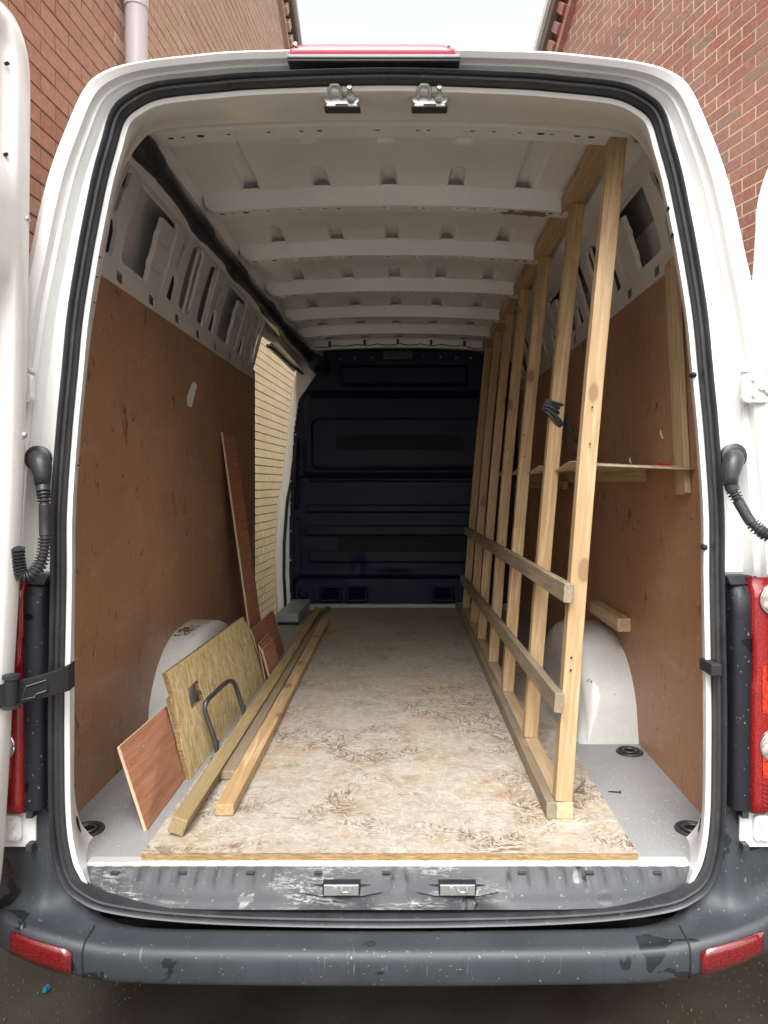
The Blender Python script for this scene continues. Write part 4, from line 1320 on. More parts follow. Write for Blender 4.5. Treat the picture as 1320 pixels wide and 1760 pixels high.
# ------------------------------------------------------------------ dark bulkhead with moulded relief
def bulkhead():
    YB = 5.42
    step = .0062
    xs = np.arange(-.83, .862, step); zs = np.arange(.705, 2.615, step)
    X, Z = np.meshgrid(xs, zs)
    def px(u, v): p = P(u, v, Y=YB); return p.x, p.z
    def box(u0, v0, u1, v1):
        a, b = px(u0, v1), px(u1, v0); return a[0], b[0], a[1], b[1]
    def sdf(x0, x1, z0, z1, r):
        cx, cz, hx, hz = (x0 + x1) / 2, (z0 + z1) / 2, (x1 - x0) / 2 - r, (z1 - z0) / 2 - r
        dx, dz = np.abs(X - cx) - hx, np.abs(Z - cz) - hz
        return np.hypot(np.maximum(dx, 0), np.maximum(dz, 0)) + np.minimum(np.maximum(dx, dz), 0) - r
    sm = lambda d, w: np.clip(.5 - d / w, 0, 1)
    H = np.zeros_like(X)                                            # positive = towards the viewer
    H += .035 * sm(sdf(*box(525, 682, 870, 816), .05), .03)           # upper field
    H -= .016 * sm(sdf(*box(537, 720, 860, 806), .06), .014)          # window blank
    H += .022 * np.clip((Z - px(0, 822)[1]) / .02, 0, 1) * np.clip((px(0, 800)[1] - Z) / .04, 0, 1)
    for (v0, v1, u0) in ((868, 880, 526), (904, 920, 526), (946, 966, 531)):
        H += .014 * sm(sdf(*box(u0, v0, 860, v1), .01), .010)
    H -= .012 * sm(sdf(*box(533, 820, 860, 827), .005), .01)
    H -= .030 * sm(sdf(*box(505, 992, 860, 1050), .06), .03)          # kick area
    H += .018 * sm(sdf(*box(584, 630, 802, 664), .012), .012)         # top field
    H -= .010 * sm(sdf(*box(588, 633, 798, 661), .010), .008)
    H -= .016 * np.clip((Z - px(0, 676)[1]) / .008, 0, 1) * np.clip((px(0, 672)[1] + .004 - Z) / .008, 0, 1)
    H += .012 * sm(sdf(*box(505, 752, 514, 873), .012), .010)         # grab bar
    H -= .010 * sm(sdf(*box(505, 892, 517, 980), .015), .008)
    for u0 in (553, 598, 747):
        H += .014 * sm(sdf(*box(u0 - 3, 1009, u0 + 33, 1036), .012), .008)
        for k in range(4):
            H -= .024 * sm(sdf(*box(u0 + 1, 1012.5 + k * 5.2, u0 + 29, 1015 + k * 5.2), .002), .007)
    H += .018 * sm(sdf(*box(514, 1014, 527, 1028), .025), .010)
    H += .003 * np.sin(X * 7 + 2) * np.sin(Z * 4) 
    # dents in the panel
    d = np.hypot((X - px(615, 0)[0]) / .05, (Z - px(0, 972)[1]) / .10); H -= .020 * np.exp(-d ** 2)
    d = np.hypot((X - px(680, 0)[0]) / .12, (Z - px(0, 975)[1]) / .03); H += .014 * np.exp(-d ** 2)
    Y = YB - H
    def inside(x, z):
        # left edge polygon of the bulkhead
        xl = np.interp(z, [.70, 1.3, 2.0, 2.25, 2.4625, 2.584], [-.815, -.828, -.795, -.76, -.615, -.552])
        return x >= xl
    V = [Vector((x, y, z)) for x, y, z in zip(X.ravel(), Y.ravel(), Z.ravel())]
    nx = len(xs); Fc = []
    for f in grid_faces(len(zs), nx):
        c = V[f[0]]
        if inside(c.x, c.z): Fc.append(f)
    bh = mesh('bulkhead', V, Fc, M['bulkhead'], van, smooth=True, sharp=60)
    for (u, v) in ((560, 618), (585, 616), (610, 615), (640, 614), (728, 613), (757, 613), (784, 614), (809, 615), (515, 683), (509, 712), (508, 747), (502, 789), (500, 827), (499, 865), (499, 913), (499, 963), (499, 1028)):
        p = P(u, v, Y=YB - .012)
        MB().tube([(p.x, YB + .01, p.z), (p.x, YB - .010, p.z), (p.x, YB - .016, p.z)], [.008, .008, .004], 8).build('screw', M['steel'], bh, smooth=True)
    a, b = P(657, 619, Y=5.36), P(711, 603, Y=5.36)
    MB().box(a.x, b.x, 5.32, 5.42, a.z, b.z).build('sensor_box', simple('grey_plastic', (.035, .04, .05), .5), bh, bevel=.012)
    for (u0, v0, u1, v1) in ((577, 748, 795, 773), (580, 922, 800, 947)):
        a, b = P(u0, v1, Y=YB - .032), P(u1, v0, Y=YB - .032)
        yy = 5.394 if v0 < 800 else 5.400
        a, b = P(u0, v1, Y=yy), P(u1, v0, Y=yy)
        MB().box(a.x, b.x, yy - .004, yy - .001, a.z, b.z).build('tape_strip', M['tape'], bh)
    a = P(510, 762, Y=5.38); b = P(507, 870, Y=5.38)
    MB().tube([(b.x, 5.40, b.z), (b.x, 5.365, b.z + .02), (a.x, 5.365, a.z - .02), (a.x, 5.40, a.z)], .012, 10).build('grab_bar', M['bulkhead'], bh, smooth=True)
bulkhead()

# ------------------------------------------------------------------ black sleeved conduit along the left roof rail
def conduit():
    px_ = [(222, 238, .026), (238, 248, .036), (258, 270, .036), (274, 292, .029), (300, 328, .024), (328, 368, .024), (341, 386, .033), (352, 400, .034), (366, 418, .024), (394, 450, .024), (404, 463, .036), (414, 475, .036), (426, 490, .026),
           (450, 518, .027), (460, 530, .040), (470, 543, .040), (484, 560, .032), (495, 575, .046), (508, 590, .042), (526, 608, .046)]
    ctl = []
    for (u, v, r) in px_:
        p = P(u, v, Z=2.552); ctl.append((p.x, p.y, p.z, r * .98))
    for (u, v, Y, r) in ((544, 624, 5.25, .062), (553, 631, 5.42, .07)):
        p = P(u, v, Y=Y); ctl.append((p.x, p.y, p.z, r))
    q = spline(ctl, 150)
    path = [Vector(a[:3]) for a in q]
    r = [a[3] * (1 + .03 * sin(i * 1.9) + .03 * sin(i * .77)) for i, a in enumerate(q)]
    c = MB().tube(path, r, 18).build('conduit_sleeve', M['sleeve'], van, smooth=True)
    return c
conduit()

# ------------------------------------------------------------------ wheel boxes
def wheel_box(s, dz=0):
    ys = np.linspace(2.60, 3.52, 34)
    V = []
    n = 12
    for y in ys:
        t = (y - 3.06) / .46
        hz = .345 * max(0, 1 - abs(t) ** 2.6) ** .5
        top = FZ + hz + .002
        inner_f = .665 if s > 0 else .70
        inner_t = .70 if s > 0 else .745
        row = [(.886, FZ - .002 + (top - FZ) * 1.0)]
        rr = .06 * min(1, hz / .12)
        row.append((inner_t + rr, top - .004))
        for k in range(1, 6):
            a = pi / 2 * k / 5
            row.append((inner_t + rr - rr * sin(a), top - .004 - rr + rr * cos(a)))
        zi = top - .004 - rr
        for k in range(1, 5):
            f = k / 4
            row.append((inner_t + (inner_f - inner_t) * f, zi + (FZ - zi) * f))
        V += [(s * x, y, max(z, FZ - .001)) for x, z in row]
        m_ = len(row)
    wb = mesh('wheel_box', V, grid_faces(len(ys), m_), M['arch'], van, smooth=True, sharp=50)
    return wb
wheel_box(1)
wheel_box(-1)
rr_ = random.Random(21)
mb = MB()
for _ in range(46):     # dried leaf litter and rust flakes on the left wheel box
    p = Vector((-.835 + rr_.gauss(0, .018), 2.93 + rr_.gauss(0, .030), 0))
    t = (p.y - 3.06) / .46
    p.z = FZ + .345 * max(0, 1 - abs(t) ** 2.6) ** .5 + .004
    a = rr_.uniform(0, 6.28); l = rr_.uniform(.004, .013)
    d = Vector((cos(a) * l, sin(a) * l, rr_.uniform(-.001, .003)))
    mb.tube([p - d, p + Vector((0, 0, .002)), p + d], [.0006, .0022, .0006], 5)
tag(mb.build('rust_flakes', simple('rust', (0.14, 0.06, 0.025), 0.9), van), kind='stuff')
for k in range(3):   # pressed flutes on the inner cheek of the right wheel box
    y = 2.76 + k * .04
    MB().tube([(.668, y, .73), (.678, y + .01, .80), (.69, y + .02, .88), (.70, y + .05, .93)], .008, 8).build('pressed_flute', M['arch'], van, smooth=True)

# ------------------------------------------------------------------ load rings let into the floor
def load_ring(u, v, sx=1):
    c = P(u, v, Z=FZ)
    e = empty('load_ring', (c.x, c.y, FZ), parent=van)
    pts = [(c.x + .040 * cos(a), c.y + .040 * sin(a), FZ + .002) for a in np.linspace(0, 2 * pi, 29)]
    MB().tube(pts, .0065, 8, cap=False).build('ring_rim', M['rubber'], e, smooth=True)
    MB().add([(c.x + .038 * cos(a), c.y + .038 * sin(a), FZ + .0012) for a in np.linspace(0, 2 * pi, 25)[:-1]], [tuple(range(24))]).build('ring_cup', M['hole'], e)
    pts = [(c.x + .024 * cos(a), c.y + .020 * sin(a), FZ + .006) for a in np.linspace(0, 2 * pi, 21)]
    MB().tube(pts, .004, 8, cap=False).build('ring_loop', M['grey_metal'], e, smooth=True)
for (u, v) in ((149, 1428), (1190, 1427), (1082, 1293), (938, 1110)): load_ring(u, v)

# ------------------------------------------------------------------ rubber cable hoses of the rear doors
def hose(pts, elbow, label_s):
    e = empty('door_hose', pts[0], parent=van)
    q = [Vector(a) for a in spline([tuple(p) for p in pts], 260)]
    L = [0]
    for a, b in zip(q, q[1:]): L.append(L[-1] + (b - a).length)
    r = []
    for i, d in enumerate(L):
        f = d / L[-1]
        smooth_zone = .16 < f < .40
        collar = f < .06
        r.append(.0125 if smooth_zone else (.0155 if collar else .0125 + .0028 * (1 if sin(d * 2 * pi / .0078) > 0 else -1)))
    MB().tube(q, r, 14).build('corrugated_tube', M['rubber'], e, smooth=True, sharp=60)
    el = MB()
    el.tube(elbow, [.020, .024, .023, .019, .0165], 16)
    el.build('hose_boot', M['rubber'], e, smooth=True)
    a = elbow[0]
    MB().add([], []).tube([a + Vector((0, .012, 0)), a + Vector((0, -.002, 0)), a + Vector((0, -.006, 0))], [.030, .030, .024], 20).build('boot_flange', M['rubber'], e, smooth=True, sharp=50)
def PP(l): return [P(u, v, Y=y) for u, v, y in l]
hose(PP([(73, 832, 1.67), (76, 860, 1.66), (77, 900, 1.66), (77, 930, 1.655), (74, 955, 1.65), (66, 975, 1.645), (54, 988, 1.64), (40, 990, 1.635), (33, 975, 1.63), (30, 940, 1.62)]),
     PP([(64, 788, 1.705), (67, 792, 1.680), (71, 802, 1.672), (73, 818, 1.67), (73, 834, 1.67)]), 'l')
hose(PP([(1256, 832, 1.67), (1262, 848, 1.668), (1276, 874, 1.66), (1290, 896, 1.652), (1304, 910, 1.645), (1322, 921, 1.64), (1350, 925, 1.62), (1400, 900, 1.58)]),
     PP([(1262, 784, 1.705), (1261, 790, 1.682), (1257, 804, 1.674), (1255, 820, 1.672), (1256, 834, 1.67)]), 'r')

# ------------------------------------------------------------------ check straps
ar = empty('door_check_strap', P(60, 1180, Y=1.64), parent=van)
a = [P(126, 1158, Y=1.745), P(120, 1164, Y=1.70), P(100, 1172, Y=1.675), P(60, 1183, Y=1.64), P(30, 1190, Y=1.62), P(0, 1197, Y=1.60), P(-60, 1200, Y=1.56)]
V = []
for i, p in enumerate(a):
    h = (.030, .031, .028, .026, .026, .026, .026)[i]
    V += [p + Vector((0, -.006, -h)), p + Vector((0, .006, -h)), p + Vector((0, .008, h)), p + Vector((0, -.004, h))]
Fc = []
for i in range(len(a) - 1):
    for k in range(4): Fc.append((i * 4 + k, i * 4 + (k + 1) % 4, (i + 1) * 4 + (k + 1) % 4, (i + 1) * 4 + k))
Fc += [(0, 1, 2, 3), tuple(len(a) * 4 - 4 + k for k in (3, 2, 1, 0))]
stp = mesh('strap_arm', V, Fc, M['hole'], ar, smooth=True, sharp=40, bevel=.002)
V2 = [p + Vector((0, -.0085, 0)) for p in a[2:5]]
MB().cyl(P(20, 1163, Y=1.60), P(18, 1216, Y=1.60), .014, 16).build('strap_pivot', M['hole'], ar, smooth=True, sharp=40)
for dv in (1163, 1214): 
    p = P(19, dv, Y=1.60)
    MB().cyl(p + Vector((0, 0, -.004)), p + Vector((0, 0, .004)), .018, 16).build('pivot_washer', M['rubber'], ar, smooth=True, sharp=40)
sl = [P(45, 1180, Y=1.622), P(79, 1169, Y=1.645), P(79, 1187, Y=1.645), P(62, 1193, Y=1.634), P(60, 1198, Y=1.632), P(37, 1203, Y=1.617)]
MB().tube([sl[i] for i in (0, 1, 2, 3, 4, 5, 0)], .0013, 6).build('strap_slot_rim', M['grey_metal'], ar)
mesh('strap_slot_shade', [q + Vector((0, .002, 0)) for q in sl], [(0, 1, 2, 3, 4, 5)], M['dark'], ar)  # flat dark patch drawn as the shaded slot in the strap
pk = [P(36, 1193, Y=1.618), P(74, 1184, Y=1.643)]
p0 = P(1216, 1145, Y=1.73)
MB().box(p0.x - .008, p0.x + .018, 1.69, 1.76, p0.z - .014, p0.z + .014).build('strap_stub', M['hole'], van, bevel=.003)

# ------------------------------------------------------------------ open rear doors
def rear_door(edge, outdir, side, thick=.045, length=.72, z0=.70):
    """edge: hinge side line [(X, Y, z)...] top to bottom; the door runs from it along outdir"""
    d = Vector(outdir).normalized()
    nrm = Vector((-d.y, d.x, 0))
    if nrm.x * side > 0: nrm = -nrm           # inner face looks back over the opening
    e = empty('rear_door', edge[-1], parent=van)
    E = [Vector(p) for p in spline(edge, 70)]
    # inner face bands: (distance from edge, depth into the door)
    band = [(-.0, .030), (.002, .014), (.008, .004), (.016, .0), (.050, .0)]
    deep = [(.060, .004), (.068, .020), (.080, .024), (.30, .024), (.60, .024), (length - .05, .0), (length, .0), (length, .04)]
    zt, zb = E[0].z, E[-1].z
    rows = []
    for p in E:
        r = []
        # two pressed fields with a bar between them
        def fld(z):
            f = 0
            for a, b in ((1.05 if side < 0 else 1.2, 2.08), (2.30, zt - .10)):
                f = max(f, min(1, max(0, (z - a) / .05)) * min(1, max(0, (b - z) / .05)))
            return f
        f = fld(p.z)
        for s_, dd in band: r.append(p + d * s_ - nrm * dd)
        for s_, dd in deep: r.append(p + d * s_ - nrm * (dd * f if dd < .03 else dd))
        for s_, dd in ((length, thick + .01), (.02, thick + .01), (.0, thick)): r.append(p + d * s_ - nrm * dd)
        rows.append(r)
    nc = len(rows[0])
    V = loft(rows)
    Fc = grid_faces(len(rows), nc, True) + [tuple(range(nc)), tuple(range((len(rows) - 1) * nc, len(rows) * nc))[::-1]]
    o = mesh('door_shell', V, Fc, M['white'], e, smooth=True, sharp=50)
    return e, E, d, nrm
Lp = [(-30, -25), (0, 4), (22, 22), (40, 50), (52, 85), (58, 125), (59, 200), (58, 330), (56, 480), (53, 640), (49, 800), (44, 930), (38, 1050), (30, 1180), (24, 1300), (18, 1400), (13, 1470), (7, 1520), (-4, 1548)]
edge = []
for (u, v) in Lp:
    p = P(u, v, Y=1.655 - .03 * max(0, (120 - v) / 120)); edge.append((p.x, p.y, p.z))
dl = rear_door(edge, (-.16, -1, 0), -1)
for (u, v) in ((47, 377), (42, 748), (22, 1037), (6, 1302)):
    p = P(u, v, Y=1.64)
    MB().tube([p + Vector((-.004, .0, 0)), p + Vector((.004, -.004, 0)), p + Vector((.007, -.005, 0))], [.007, .007, .003], 12).build('screw', M['steel'], dl[0], smooth=True)
for (u, v) in ((13, 110), (11, 266)):
    p = P(u, v, Y=1.585)
    MB().tube([p + Vector((-.004, 0, 0)), p + Vector((.003, -.003, 0))], [.004, .004], 10).build('plug_and_hole', M['hole'], dl[0])
# raised bead pressed into the inner face near the top
bead = [P(u, v, Y=y) for u, v, y in ((-12, 90, 1.60), (2, 85, 1.61), (14, 100, 1.62), (22, 125, 1.628), (26, 160, 1.63), (26, 230, 1.63), (24, 262, 1.628), (14, 280, 1.62), (2, 278, 1.61), (-12, 284, 1.60))]
MB().tube([Vector(a) for a in spline([tuple(b) for b in bead], 50)], .006, 8).build('pressed_bead', M['white'], dl[0], smooth=True)
bead = [P(u, v, Y=y) for u, v, y in ((-2, 302, 1.60), (12, 304, 1.615), (24, 294, 1.625), (34, 290, 1.632), (40, 300, 1.64))]
MB().tube([Vector(a) for a in spline([tuple(b) for b in bead], 30)], .004, 8).build('pressed_bead', M['white'], dl[0], smooth=True)
Rp = [(1345, 215), (1330, 260), (1312, 300), (1300, 345), (1297, 385), (1294, 440), (1291, 490), (1298, 530), (1308, 590), (1318, 660), (1330, 760), (1338, 900), (1343, 1050), (1345, 1200), (1345, 1400), (1340, 1500), (1336, 1540)]
edge = []
for (u, v) in Rp:
    p = P(u, v, Y=1.80); edge.append((p.x, p.y, p.z))
dr = rear_door(edge, (1, -.55, 0), 1)

# ------------------------------------------------------------------ timbers screwed to the right lining
tp = P(1160, 470, X=.865)
beam('wall_batten', (.870, 2.155, 1.60), (.864, 2.235, 2.318), .080, .018, M['palepine'], van, up=(1, 0, 0))
beam('wall_batten', (.867, 2.52, 1.662), (.867, 5.0, 1.662), .026, .046, M['palepine'], van)
beam('wall_batten', (.842, 3.62, 1.625), (.842, 5.0, 1.625), .024, .040, M['pine'], van)
beam('wall_block', (.855, 2.69, 1.108), (.855, 3.10, 1.108), .050, .050, M['palepine'], van)
# scrap of white paper stuck on the left lining
V = [P(u, v, X=-.8785) for u, v in ((334, 656), (330, 658), (320, 680), (322, 697), (329, 700), (337, 662))]
V = [v + Vector((.001 + .004 * (i in (2, 5)), 0, 0)) for i, v in enumerate(V)]
o = mesh('paper_scrap', V, [(0, 1, 2, 3, 4, 5)], M['paper'], None)
m = o.modifiers.new('t', 'SOLIDIFY'); m.thickness = .0015
tag(o, 'torn white paper scrap stuck to the left brown plywood lining', 'paper')

# ================================================================== THE LOAD
# strandboard sheet on the bay floor
fb = empty('floor_board', (0, 3.6, FZ), 'trodden pale strandboard sheet lying on the grey load bay floor', 'board')
xl0, xr0 = P(243, 1467, Z=BZ).x, P(1097, 1467, Z=BZ).x
y0b = P(660, 1467, Z=BZ).y
yN = 5.36
NX = 60
V = []
r = random.Random(4)
def board_left(y): return xl0 + (y - y0b) * .006
for (y, z) in ((y0b + .0015, BZ), (yN, BZ)):
    for i in range(NX + 1):
        x = board_left(y) + (xr0 - board_left(y)) * i / NX
        V.append((x, y + (r.uniform(-.0015, .0015) if y < 3 else 0), z))
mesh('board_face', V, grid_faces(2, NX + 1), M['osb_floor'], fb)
mb = MB()
top, bot = [], []
for i in range(NX * 3 + 1):
    x = xl0 + (xr0 - xl0) * i / (NX * 3)
    j = r.uniform(-.0012, .0012)
    top.append(Vector((x, y0b + .001 + j, BZ - .0003))); bot.append(Vector((x, y0b - .0005 + j + r.uniform(-.001, .001), FZ + .001)))
n_ = len(top)
mb.add(top + bot, [(i, i + 1, n_ + i + 1, n_ + i) for i in range(n_ - 1)])
mb.hexa([(xl0, y0b + .002, FZ + .0008), (xr0, y0b + .002, FZ + .0008), (xr0, yN, FZ + .0008), (board_left(yN), yN, FZ + .0008),
         (xl0, y0b + .002, BZ - .0006), (xr0, y0b + .002, BZ - .0006), (xr0, yN, BZ - .0006), (board_left(yN), yN, BZ - .0006)])
mb.build('board_edge', M['osb_edge'], fb)

# stud frame leaning against the right side
sf = empty('stud_frame', (.47, 2.0, BZ), 'tall sawn pine stud frame leaning to the right side of the load bay', 'timber frame')
LEAN = .163 / 1.9
SY = [2.00, 2.50, 3.05, 3.56, 4.07, 4.56, 5.07]
xb = lambda y: .475 - (y - 2) * .004
beam('bottom_plate', (xb(2) - .032, 1.975, BZ + .023), (xb(5.3) - .040, 5.34, BZ + .023), .027, .046, M['oldpine'], sf)
beam('bottom_plate', (xb(2) + .005, 1.976, BZ + .0225), (xb(5.3) - .001, 5.34, BZ + .0225), .046, .044, M['palepine'], sf)
r = random.Random(12)
ZT = 2.612
for i, y in enumerate(SY):
    z0, z1 = BZ + .0455, ZT - .028
    x0 = xb(y) + .003
    dx = LEAN * (z1 - z0)
    beam('stud', (x0 + r.uniform(-.004, .004), y, z0), (x0 + dx, y + r.uniform(-.01, .02), z1 + (.03 if i == 0 else 0)), .047, .042, M['pine'], sf, up=(0, 1, 0), bow=.009 + r.uniform(-.004, .004))
    ln = sf.children[-1]
beam('top_plate', (xb(2) + .145, 1.99, ZT - .004), (xb(5.3) + .155, 5.3, ZT - .004), .060, .045, M['pine'], sf, up=(-.09, 0, 1))
def bx(y, z): return xb(y) + .003 + LEAN * (z - .765) - .0235 - .018
# battens nailed across the face
za, zb_ = 1.336, 1.303
beam('batten', (bx(1.96, za) + .0, 1.955, za), (bx(5.2, zb_), 5.14, zb_), .026, .052, M['oldpine'], sf, up=(LEAN, 0, 1))
za, zb_ = 1.040, .962
beam('batten', (bx(1.96, za) + .0, 1.955, za), (bx(5.2, zb_), 5.14, zb_), .026, .052, M['oldpine'], sf, up=(LEAN, 0, 1))
# nail and screw heads
mb = MB()
for (u, v, i) in ((1018, 700, 0), (1014, 763, 0), (948, 735, 1), (945, 780, 1), (982, 1130, 0), (981, 1152, 0), (901, 748, 2), (901, 785, 2), (873, 771, 3), (872, 795, 3), (972, 505, 1)):
    y = SY[i] - .0212
    p = P(u, v, Y=y)
    mb.cyl(p, p + Vector((0, -.0012, 0)), .0030, 8)
mb.build('screw_head', M['hole'], sf)

# thin wavy shelf threaded behind the studs
V = []
ys = np.linspace(2.09, 4.35, 60)
for y in ys:
    wv = .012 * sin((y - 2.1) * 2 * pi / .53) * (1 if y < 4.2 else 0)
    f0_ = min(1, (y - 2.09) / .1)
    for k in range(8):
        t = k / 7
        x = .555 + (.878 - .555) * t
        z = 1.687 - .004 * t - .010 * (t > .0) * t * (1 - f0_) * 1.2 + wv * (1 - t) ** 2
        V.append((x, y, z))
shf = mesh('shelf_board', V, grid_faces(len(ys), 8), M['palethin'], None, smooth=True)
m = shf.modifiers.new('t', 'SOLIDIFY'); m.thickness = .004; m.offset = 0
tag(shf, 'thin warped plywood shelf between the pine studs and the right wall', 'shelf')
rc = empty('red_clamp', P(1135, 799, Y=2.3, ), 'small red plastic clip lying on the thin wall shelf', 'clip')
q = P(1134, 799, Y=2.30)
MB().box(q.x - .010, q.x + .025, 2.27, 2.30, 1.687, 1.694).build('clip_body', M['red_plastic'], rc, bevel=.001)
MB().cyl((q.x - .004, 2.268, 1.693), (q.x - .004, 2.30, 1.693), .005, 8).build('clip_pivot', M['red_plastic'], rc)
# splinters on the shelf and on the lining
for (u, v, u2, v2, X) in ((1135, 738, 1140, 755, .877), (1083, 786, 1085, 797, .80)):
    a, b = P(u, v, X=X), P(u2, v2, X=X)
    MB().tube([a, (a + b) / 2 + Vector((-.003, 0, 0)), b], [.001, .003, .001], 5).build('wood_splinter', M['chip'], van)

# looped cable hung over the second stud
cb = empty('cable_coil', P(965, 700, Y=2.45), 'black cable looped over the second pine stud from the rear', 'cable')
def X_(l): return [P(*a[:2], Y=a[2]) for a in l]
loops = [
    [(972, 745, 2.56), (968, 722, 2.535), (958, 708, 2.468), (946, 699, 2.464), (935, 697, 2.47), (934, 704, 2.475), (944, 712, 2.466), (957, 727, 2.466), (970, 742, 2.50), (976, 762, 2.54), (986, 780, 2.56), (1000, 792, 2.60)],
    [(1000, 770, 2.60), (985, 745, 2.55), (975, 722, 2.53), (967, 706, 2.49), (952, 698, 2.466), (938, 691, 2.468), (934, 697, 2.49)],
    [(968, 700, 2.52), (966, 696, 2.475), (952, 692, 2.466), (940, 688, 2.468), (936, 694, 2.48)],
    [(934, 704, 2.49), (938, 702, 2.462), (950, 710, 2.460), (962, 722, 2.462), (969, 736, 2.49), (973, 758, 2.54), (982, 776, 2.56), (998, 786, 2.60)],
    [(972, 710, 2.52), (976, 728, 2.53), (984, 748, 2.55), (994, 764, 2.58), (1004, 776, 2.60)],
]
for l in loops:
    q = [Vector(a) for a in spline([tuple(p) for p in X_(l)], 60)]
    MB().tube(q, .0056, 8).build('cable_loop', M['cable'], cb, smooth=True)

# long timbers on the left edge of the board
def timber(p0, p1, w_, h_, mt, lab, up=(0, 0, 1), bow=0):
    o = beam('timber_batten', p0, p1, w_, h_, mt, None, up=up, bow=bow, bevel=.003)
    tag(o, lab, 'timber', 'loose timbers on the floor board')
    return o
timber((-.541, 1.875, BZ + .028), (-.572, 5.05, BZ + .034), .042, .044, M['greenpine'], 'rough greenish timber batten nearest the leaning offcut sheets', up=(.35, 0, 1), bow=.006)
timber((-.500, 2.235, BZ + .0155), (-.530, 4.45, BZ + .0155), .048, .028, M['oldpine'], 'stained timber batten wedged between the greenish and orange ones', bow=-.003)
timber((-.449, 1.992, BZ + .0175), (-.480, 4.72, BZ + .0175), .050, .032, M['pine'], 'orange pine timber batten nearest the open middle of the floor', bow=.002)
beam_s = beam('timber_offcut', (-.575, 5.0, BZ + .02), (-.51, 5.25, BZ + .02), .03, .02, M['oldpine'], None)
tag(beam_s, 'short dark timber offcut beyond the far end of the battens', 'timber')

# sheets leaning on the left wheel box
def sheet(name, quad, thick, mt, lab, cat, holes=(), edge=None, notch=None):
    """quad: near-bottom, far-bottom, far-top, near-top (points in the place)"""
    A, B, C_, D = [Vector(p) for p in quad]
    nrm = (B - A).cross(D - A).normalized()
    if nrm.x < 0: nrm = -nrm
    ux = (B - A); uy = (D - A)
    def fn(a, b, c):
        p = A * (1 - a) * (1 - b) + B * a * (1 - b) + C_ * a * b + D * (1 - a) * b
        return p + nrm * c
    e = empty(name, (A + B) / 2, lab, cat)
    outline = notch or [(0, 0), (1, 0), (1, 1), (0, 1)]
    hs = [list(h) for h in holes]
    f = plate('sheet_face', outline, hs, .0012, lambda a, b, c: fn(a, b, c + thick / 2), mt, None)
    body = plate('sheet_core', outline, hs, thick - .0013, lambda a, b, c: fn(a, b, c), edge or M['edgeply'], None)
    # local frame along the sheet so that the strands follow it
    ex = ux.normalized(); ez = nrm.cross(ex).normalized(); 
    if ez.z < 0: ez = -ez
    ey = ex.cross(ez)
    R = Matrix((ey, ex, ez)).transposed()
    for o in (f, body):
        mt4 = R.to_4x4()
        loc = o.location.copy()
        o.data.transform(mt4.inverted())
        o.rotation_euler = R.to_euler()
        o.parent = e
        o.location = loc - wl(e)
    return e
q = [P(322, 1338, Z=FZ), P(458, 1158, Z=FZ), P(417, 1059, X=-.705), P(278, 1160, X=-.708)]
q[1] = Vector((-.632, 3.45, FZ)); q[0] = Vector((-.638, 2.29, FZ))
nz = [(0, 0), (1, 0), (1, .985), (.985, 1), (.0, 1), (-.012, .93), (.004, .90), (.0, .87), (.012, .86), (.004, .5), (.01, .3)]
nz = [(0.0, 0.0), (.5, -.004), (1, 0), (1.0, .90), (.985, .91), (.978, 1.0), (.6, 1.0), (0.02, 1.0), (.03, .78), (.0, .77), (.008, .5), (-.004, .3)]
sheet('strandboard_sheet', q, .016, M['osb'], 'strandboard offcut with a small cut hole leaning against the left wheel box', 'board',
      holes=[[(.135, .53), (.235, .52), (.262, .50), (.262, .56), (.250, .62), (.255, .70), (.24, .735), (.142, .73)]], edge=M['osb_edge'], notch=nz)
q = [Vector((-.650, 1.948, FZ)), P(322, 1342, X=-.655), None, None]
q[1] = Vector((-.652, 2.30, FZ))
q[3] = P(203, 1284, Y=1.955); q[2] = P(284, 1214, Y=2.29)
sheet('plywood_offcut', q, .009, M['redply'], 'square salmon red plywood offcut leaning on the strandboard nearest the sill', 'board')
q = [Vector((-.640, 3.53, FZ)), Vector((-.634, 4.04, FZ)), P(468, 1049, Y=4.03), P(431, 1083, Y=3.52)]
sheet('plywood_offcut', q, .008, M['redply'], 'dark red plywood offcut leaning beyond the strandboard by the side door', 'board')
for k, (u0, v0, u1, v1, u2, v2, u3, v3, dx) in enumerate(((456, 1163, 470, 1146, 461, 1088, 444, 1107, .0), (464, 1156, 482, 1128, 465, 1094, 447, 1112, .02), (467, 1153, 485, 1126, 468, 1098, 450, 1116, .03))):
    Yn, Yf = 3.42 - .03 * k, 3.62 - .02 * k
    a = P(u0, v0, Y=Yn); b = P(u1, v1, Y=Yf); c = P(u2, v2, Y=Yf); d = P(u3, v3, Y=Yn)
    a.z = b.z = FZ + .003
    sheet('plywood_strip', [a, b, c, d], .005, M['redply'], ('thin red ply strip standing closest to the strandboard edge', 'middle thin red ply strip of the little leaning fan', 'outermost thin red ply strip of the little leaning fan')[k], 'board')
    
# tall narrow board leaning against the left lining by the side door
q = [Vector((-.715, 3.66, FZ)), Vector((-.705, 3.88, FZ)), P(402, 751, Y=3.86), P(381, 743, Y=3.62)]
sheet('tall_board', q, .010, M['redply'], 'tall narrow brown board leaning on the left lining beside the side door', 'board')

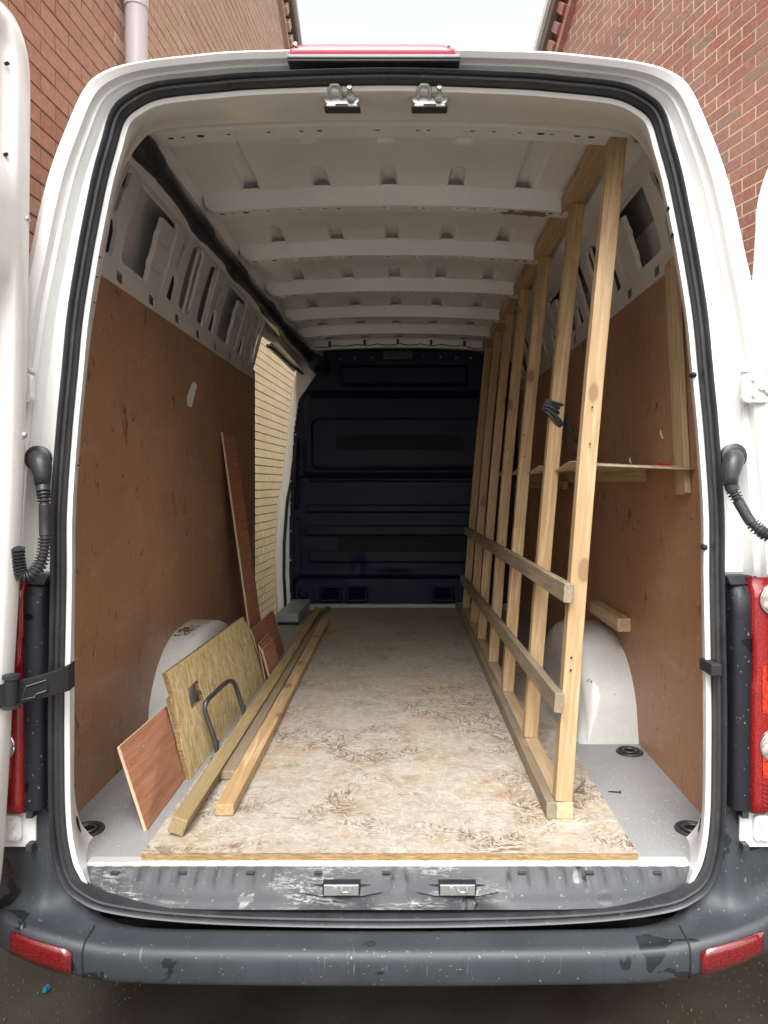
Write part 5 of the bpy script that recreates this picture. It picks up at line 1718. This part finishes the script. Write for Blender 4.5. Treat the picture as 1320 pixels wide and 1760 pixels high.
# bent grey metal handle standing in front of the strandboard
path = [(373, 1288), (366, 1262), (355, 1232), (352, 1216), (357, 1203), (370, 1190), (384, 1177), (394, 1171), (402, 1174), (408, 1188), (414, 1208), (419, 1226)]
ysn = [2.48, 2.48, 2.48, 2.48, 2.50, 2.57, 2.64, 2.70, 2.74, 2.77, 2.78, 2.78]
pts = []
for (u, v), y in zip(path, ysn):
    pts.append(tuple(P(u, v, Y=y)))
dx = 0
qh = [Vector(a) for a in spline(pts, 90)]
hh = empty('metal_handle', (qh[0].x, qh[0].y, qh[0].z), 'bent grey metal grab handle propped in front of the leaning strandboard', 'handle')
MB().tube(qh, .0085, 14).build('handle_bar', M['grey_metal'], hh, smooth=True)
for p in (qh[0], qh[-1]): MB().cyl(p + Vector((0, 0, -.010)), p + Vector((0, 0, .03)), .0075, 12).build('flattened_foot', M['grey_metal'], hh, smooth=True, sharp=40)

# small things
p = P(1057, 1361, Z=FZ + .003)
sc = empty('loose_screw', (p.x, p.y, FZ), 'loose dark screw lying on the grey floor right of the stud frame', 'screw')
MB().tube([p + Vector((-.020, .003, 0)), p + Vector((-.014, .002, .0)), p + Vector((.014, -.002, 0))], [.0005, .0022, .0024], 8).build('screw_shank', M['hole'], sc)
MB().cyl(p + Vector((.014, -.002, 0)), p + Vector((.017, -.0024, 0)), .005, 10).build('screw_head', M['hole'], sc)
a, b = P(984, 1362, Z=BZ + .004), P(1004, 1342, Z=BZ + .012)
st = beam('wood_stick', a, b, .006, .005, M['oldpine'], None, bevel=0)
tag(st, 'short thin stick behind the foot of the nearest stud', 'stick')
p = P(79, 1702, Z=0)
lt = MB().hexa([p + Vector(v) for v in ((-.008, -.008, 0), (.004, -.012, 0), (.012, .01, 0), (.0, .014, 0), (-.006, -.006, .012), (.005, -.008, .016), (.011, .008, .010), (.001, .012, .013))]).build('litter_scrap', M['blue_plastic'], None)
tag(lt, 'small blue plastic scrap lying on the dirty yard at bottom left', 'litter')
# sawdust and splinters spilled over the board and the bay floor
mb = MB(); r = random.Random(9)
for _ in range(700):
    if r.random() < .75: x, y, z = r.uniform(-.52, .42), 1.80 + 3.3 * r.random() ** 1.6, BZ + .0006
    else: x, y, z = r.choice((r.uniform(-.87, -.66), r.uniform(.65, .87))), r.uniform(1.83, 2.5), FZ + .0006
    a = r.uniform(0, pi); l = r.uniform(.002, .009); w_ = r.uniform(.0006, .0013)
    dx, dy = cos(a) * l, sin(a) * l; nx_, ny_ = -sin(a) * w_, cos(a) * w_
    mb.add([(x - dx, y - dy, z), (x + nx_, y + ny_, z + .0012), (x + dx, y + dy, z + .0004), (x - nx_, y - ny_, z + .0012)], [(0, 1, 2), (0, 2, 3)])
tag(mb.build('wood_crumbs', M['chip'], None), 'pale wood crumbs and splinters scattered over the load bay floor', 'wood crumbs', kind='stuff')
bpy.context.view_layer.update()
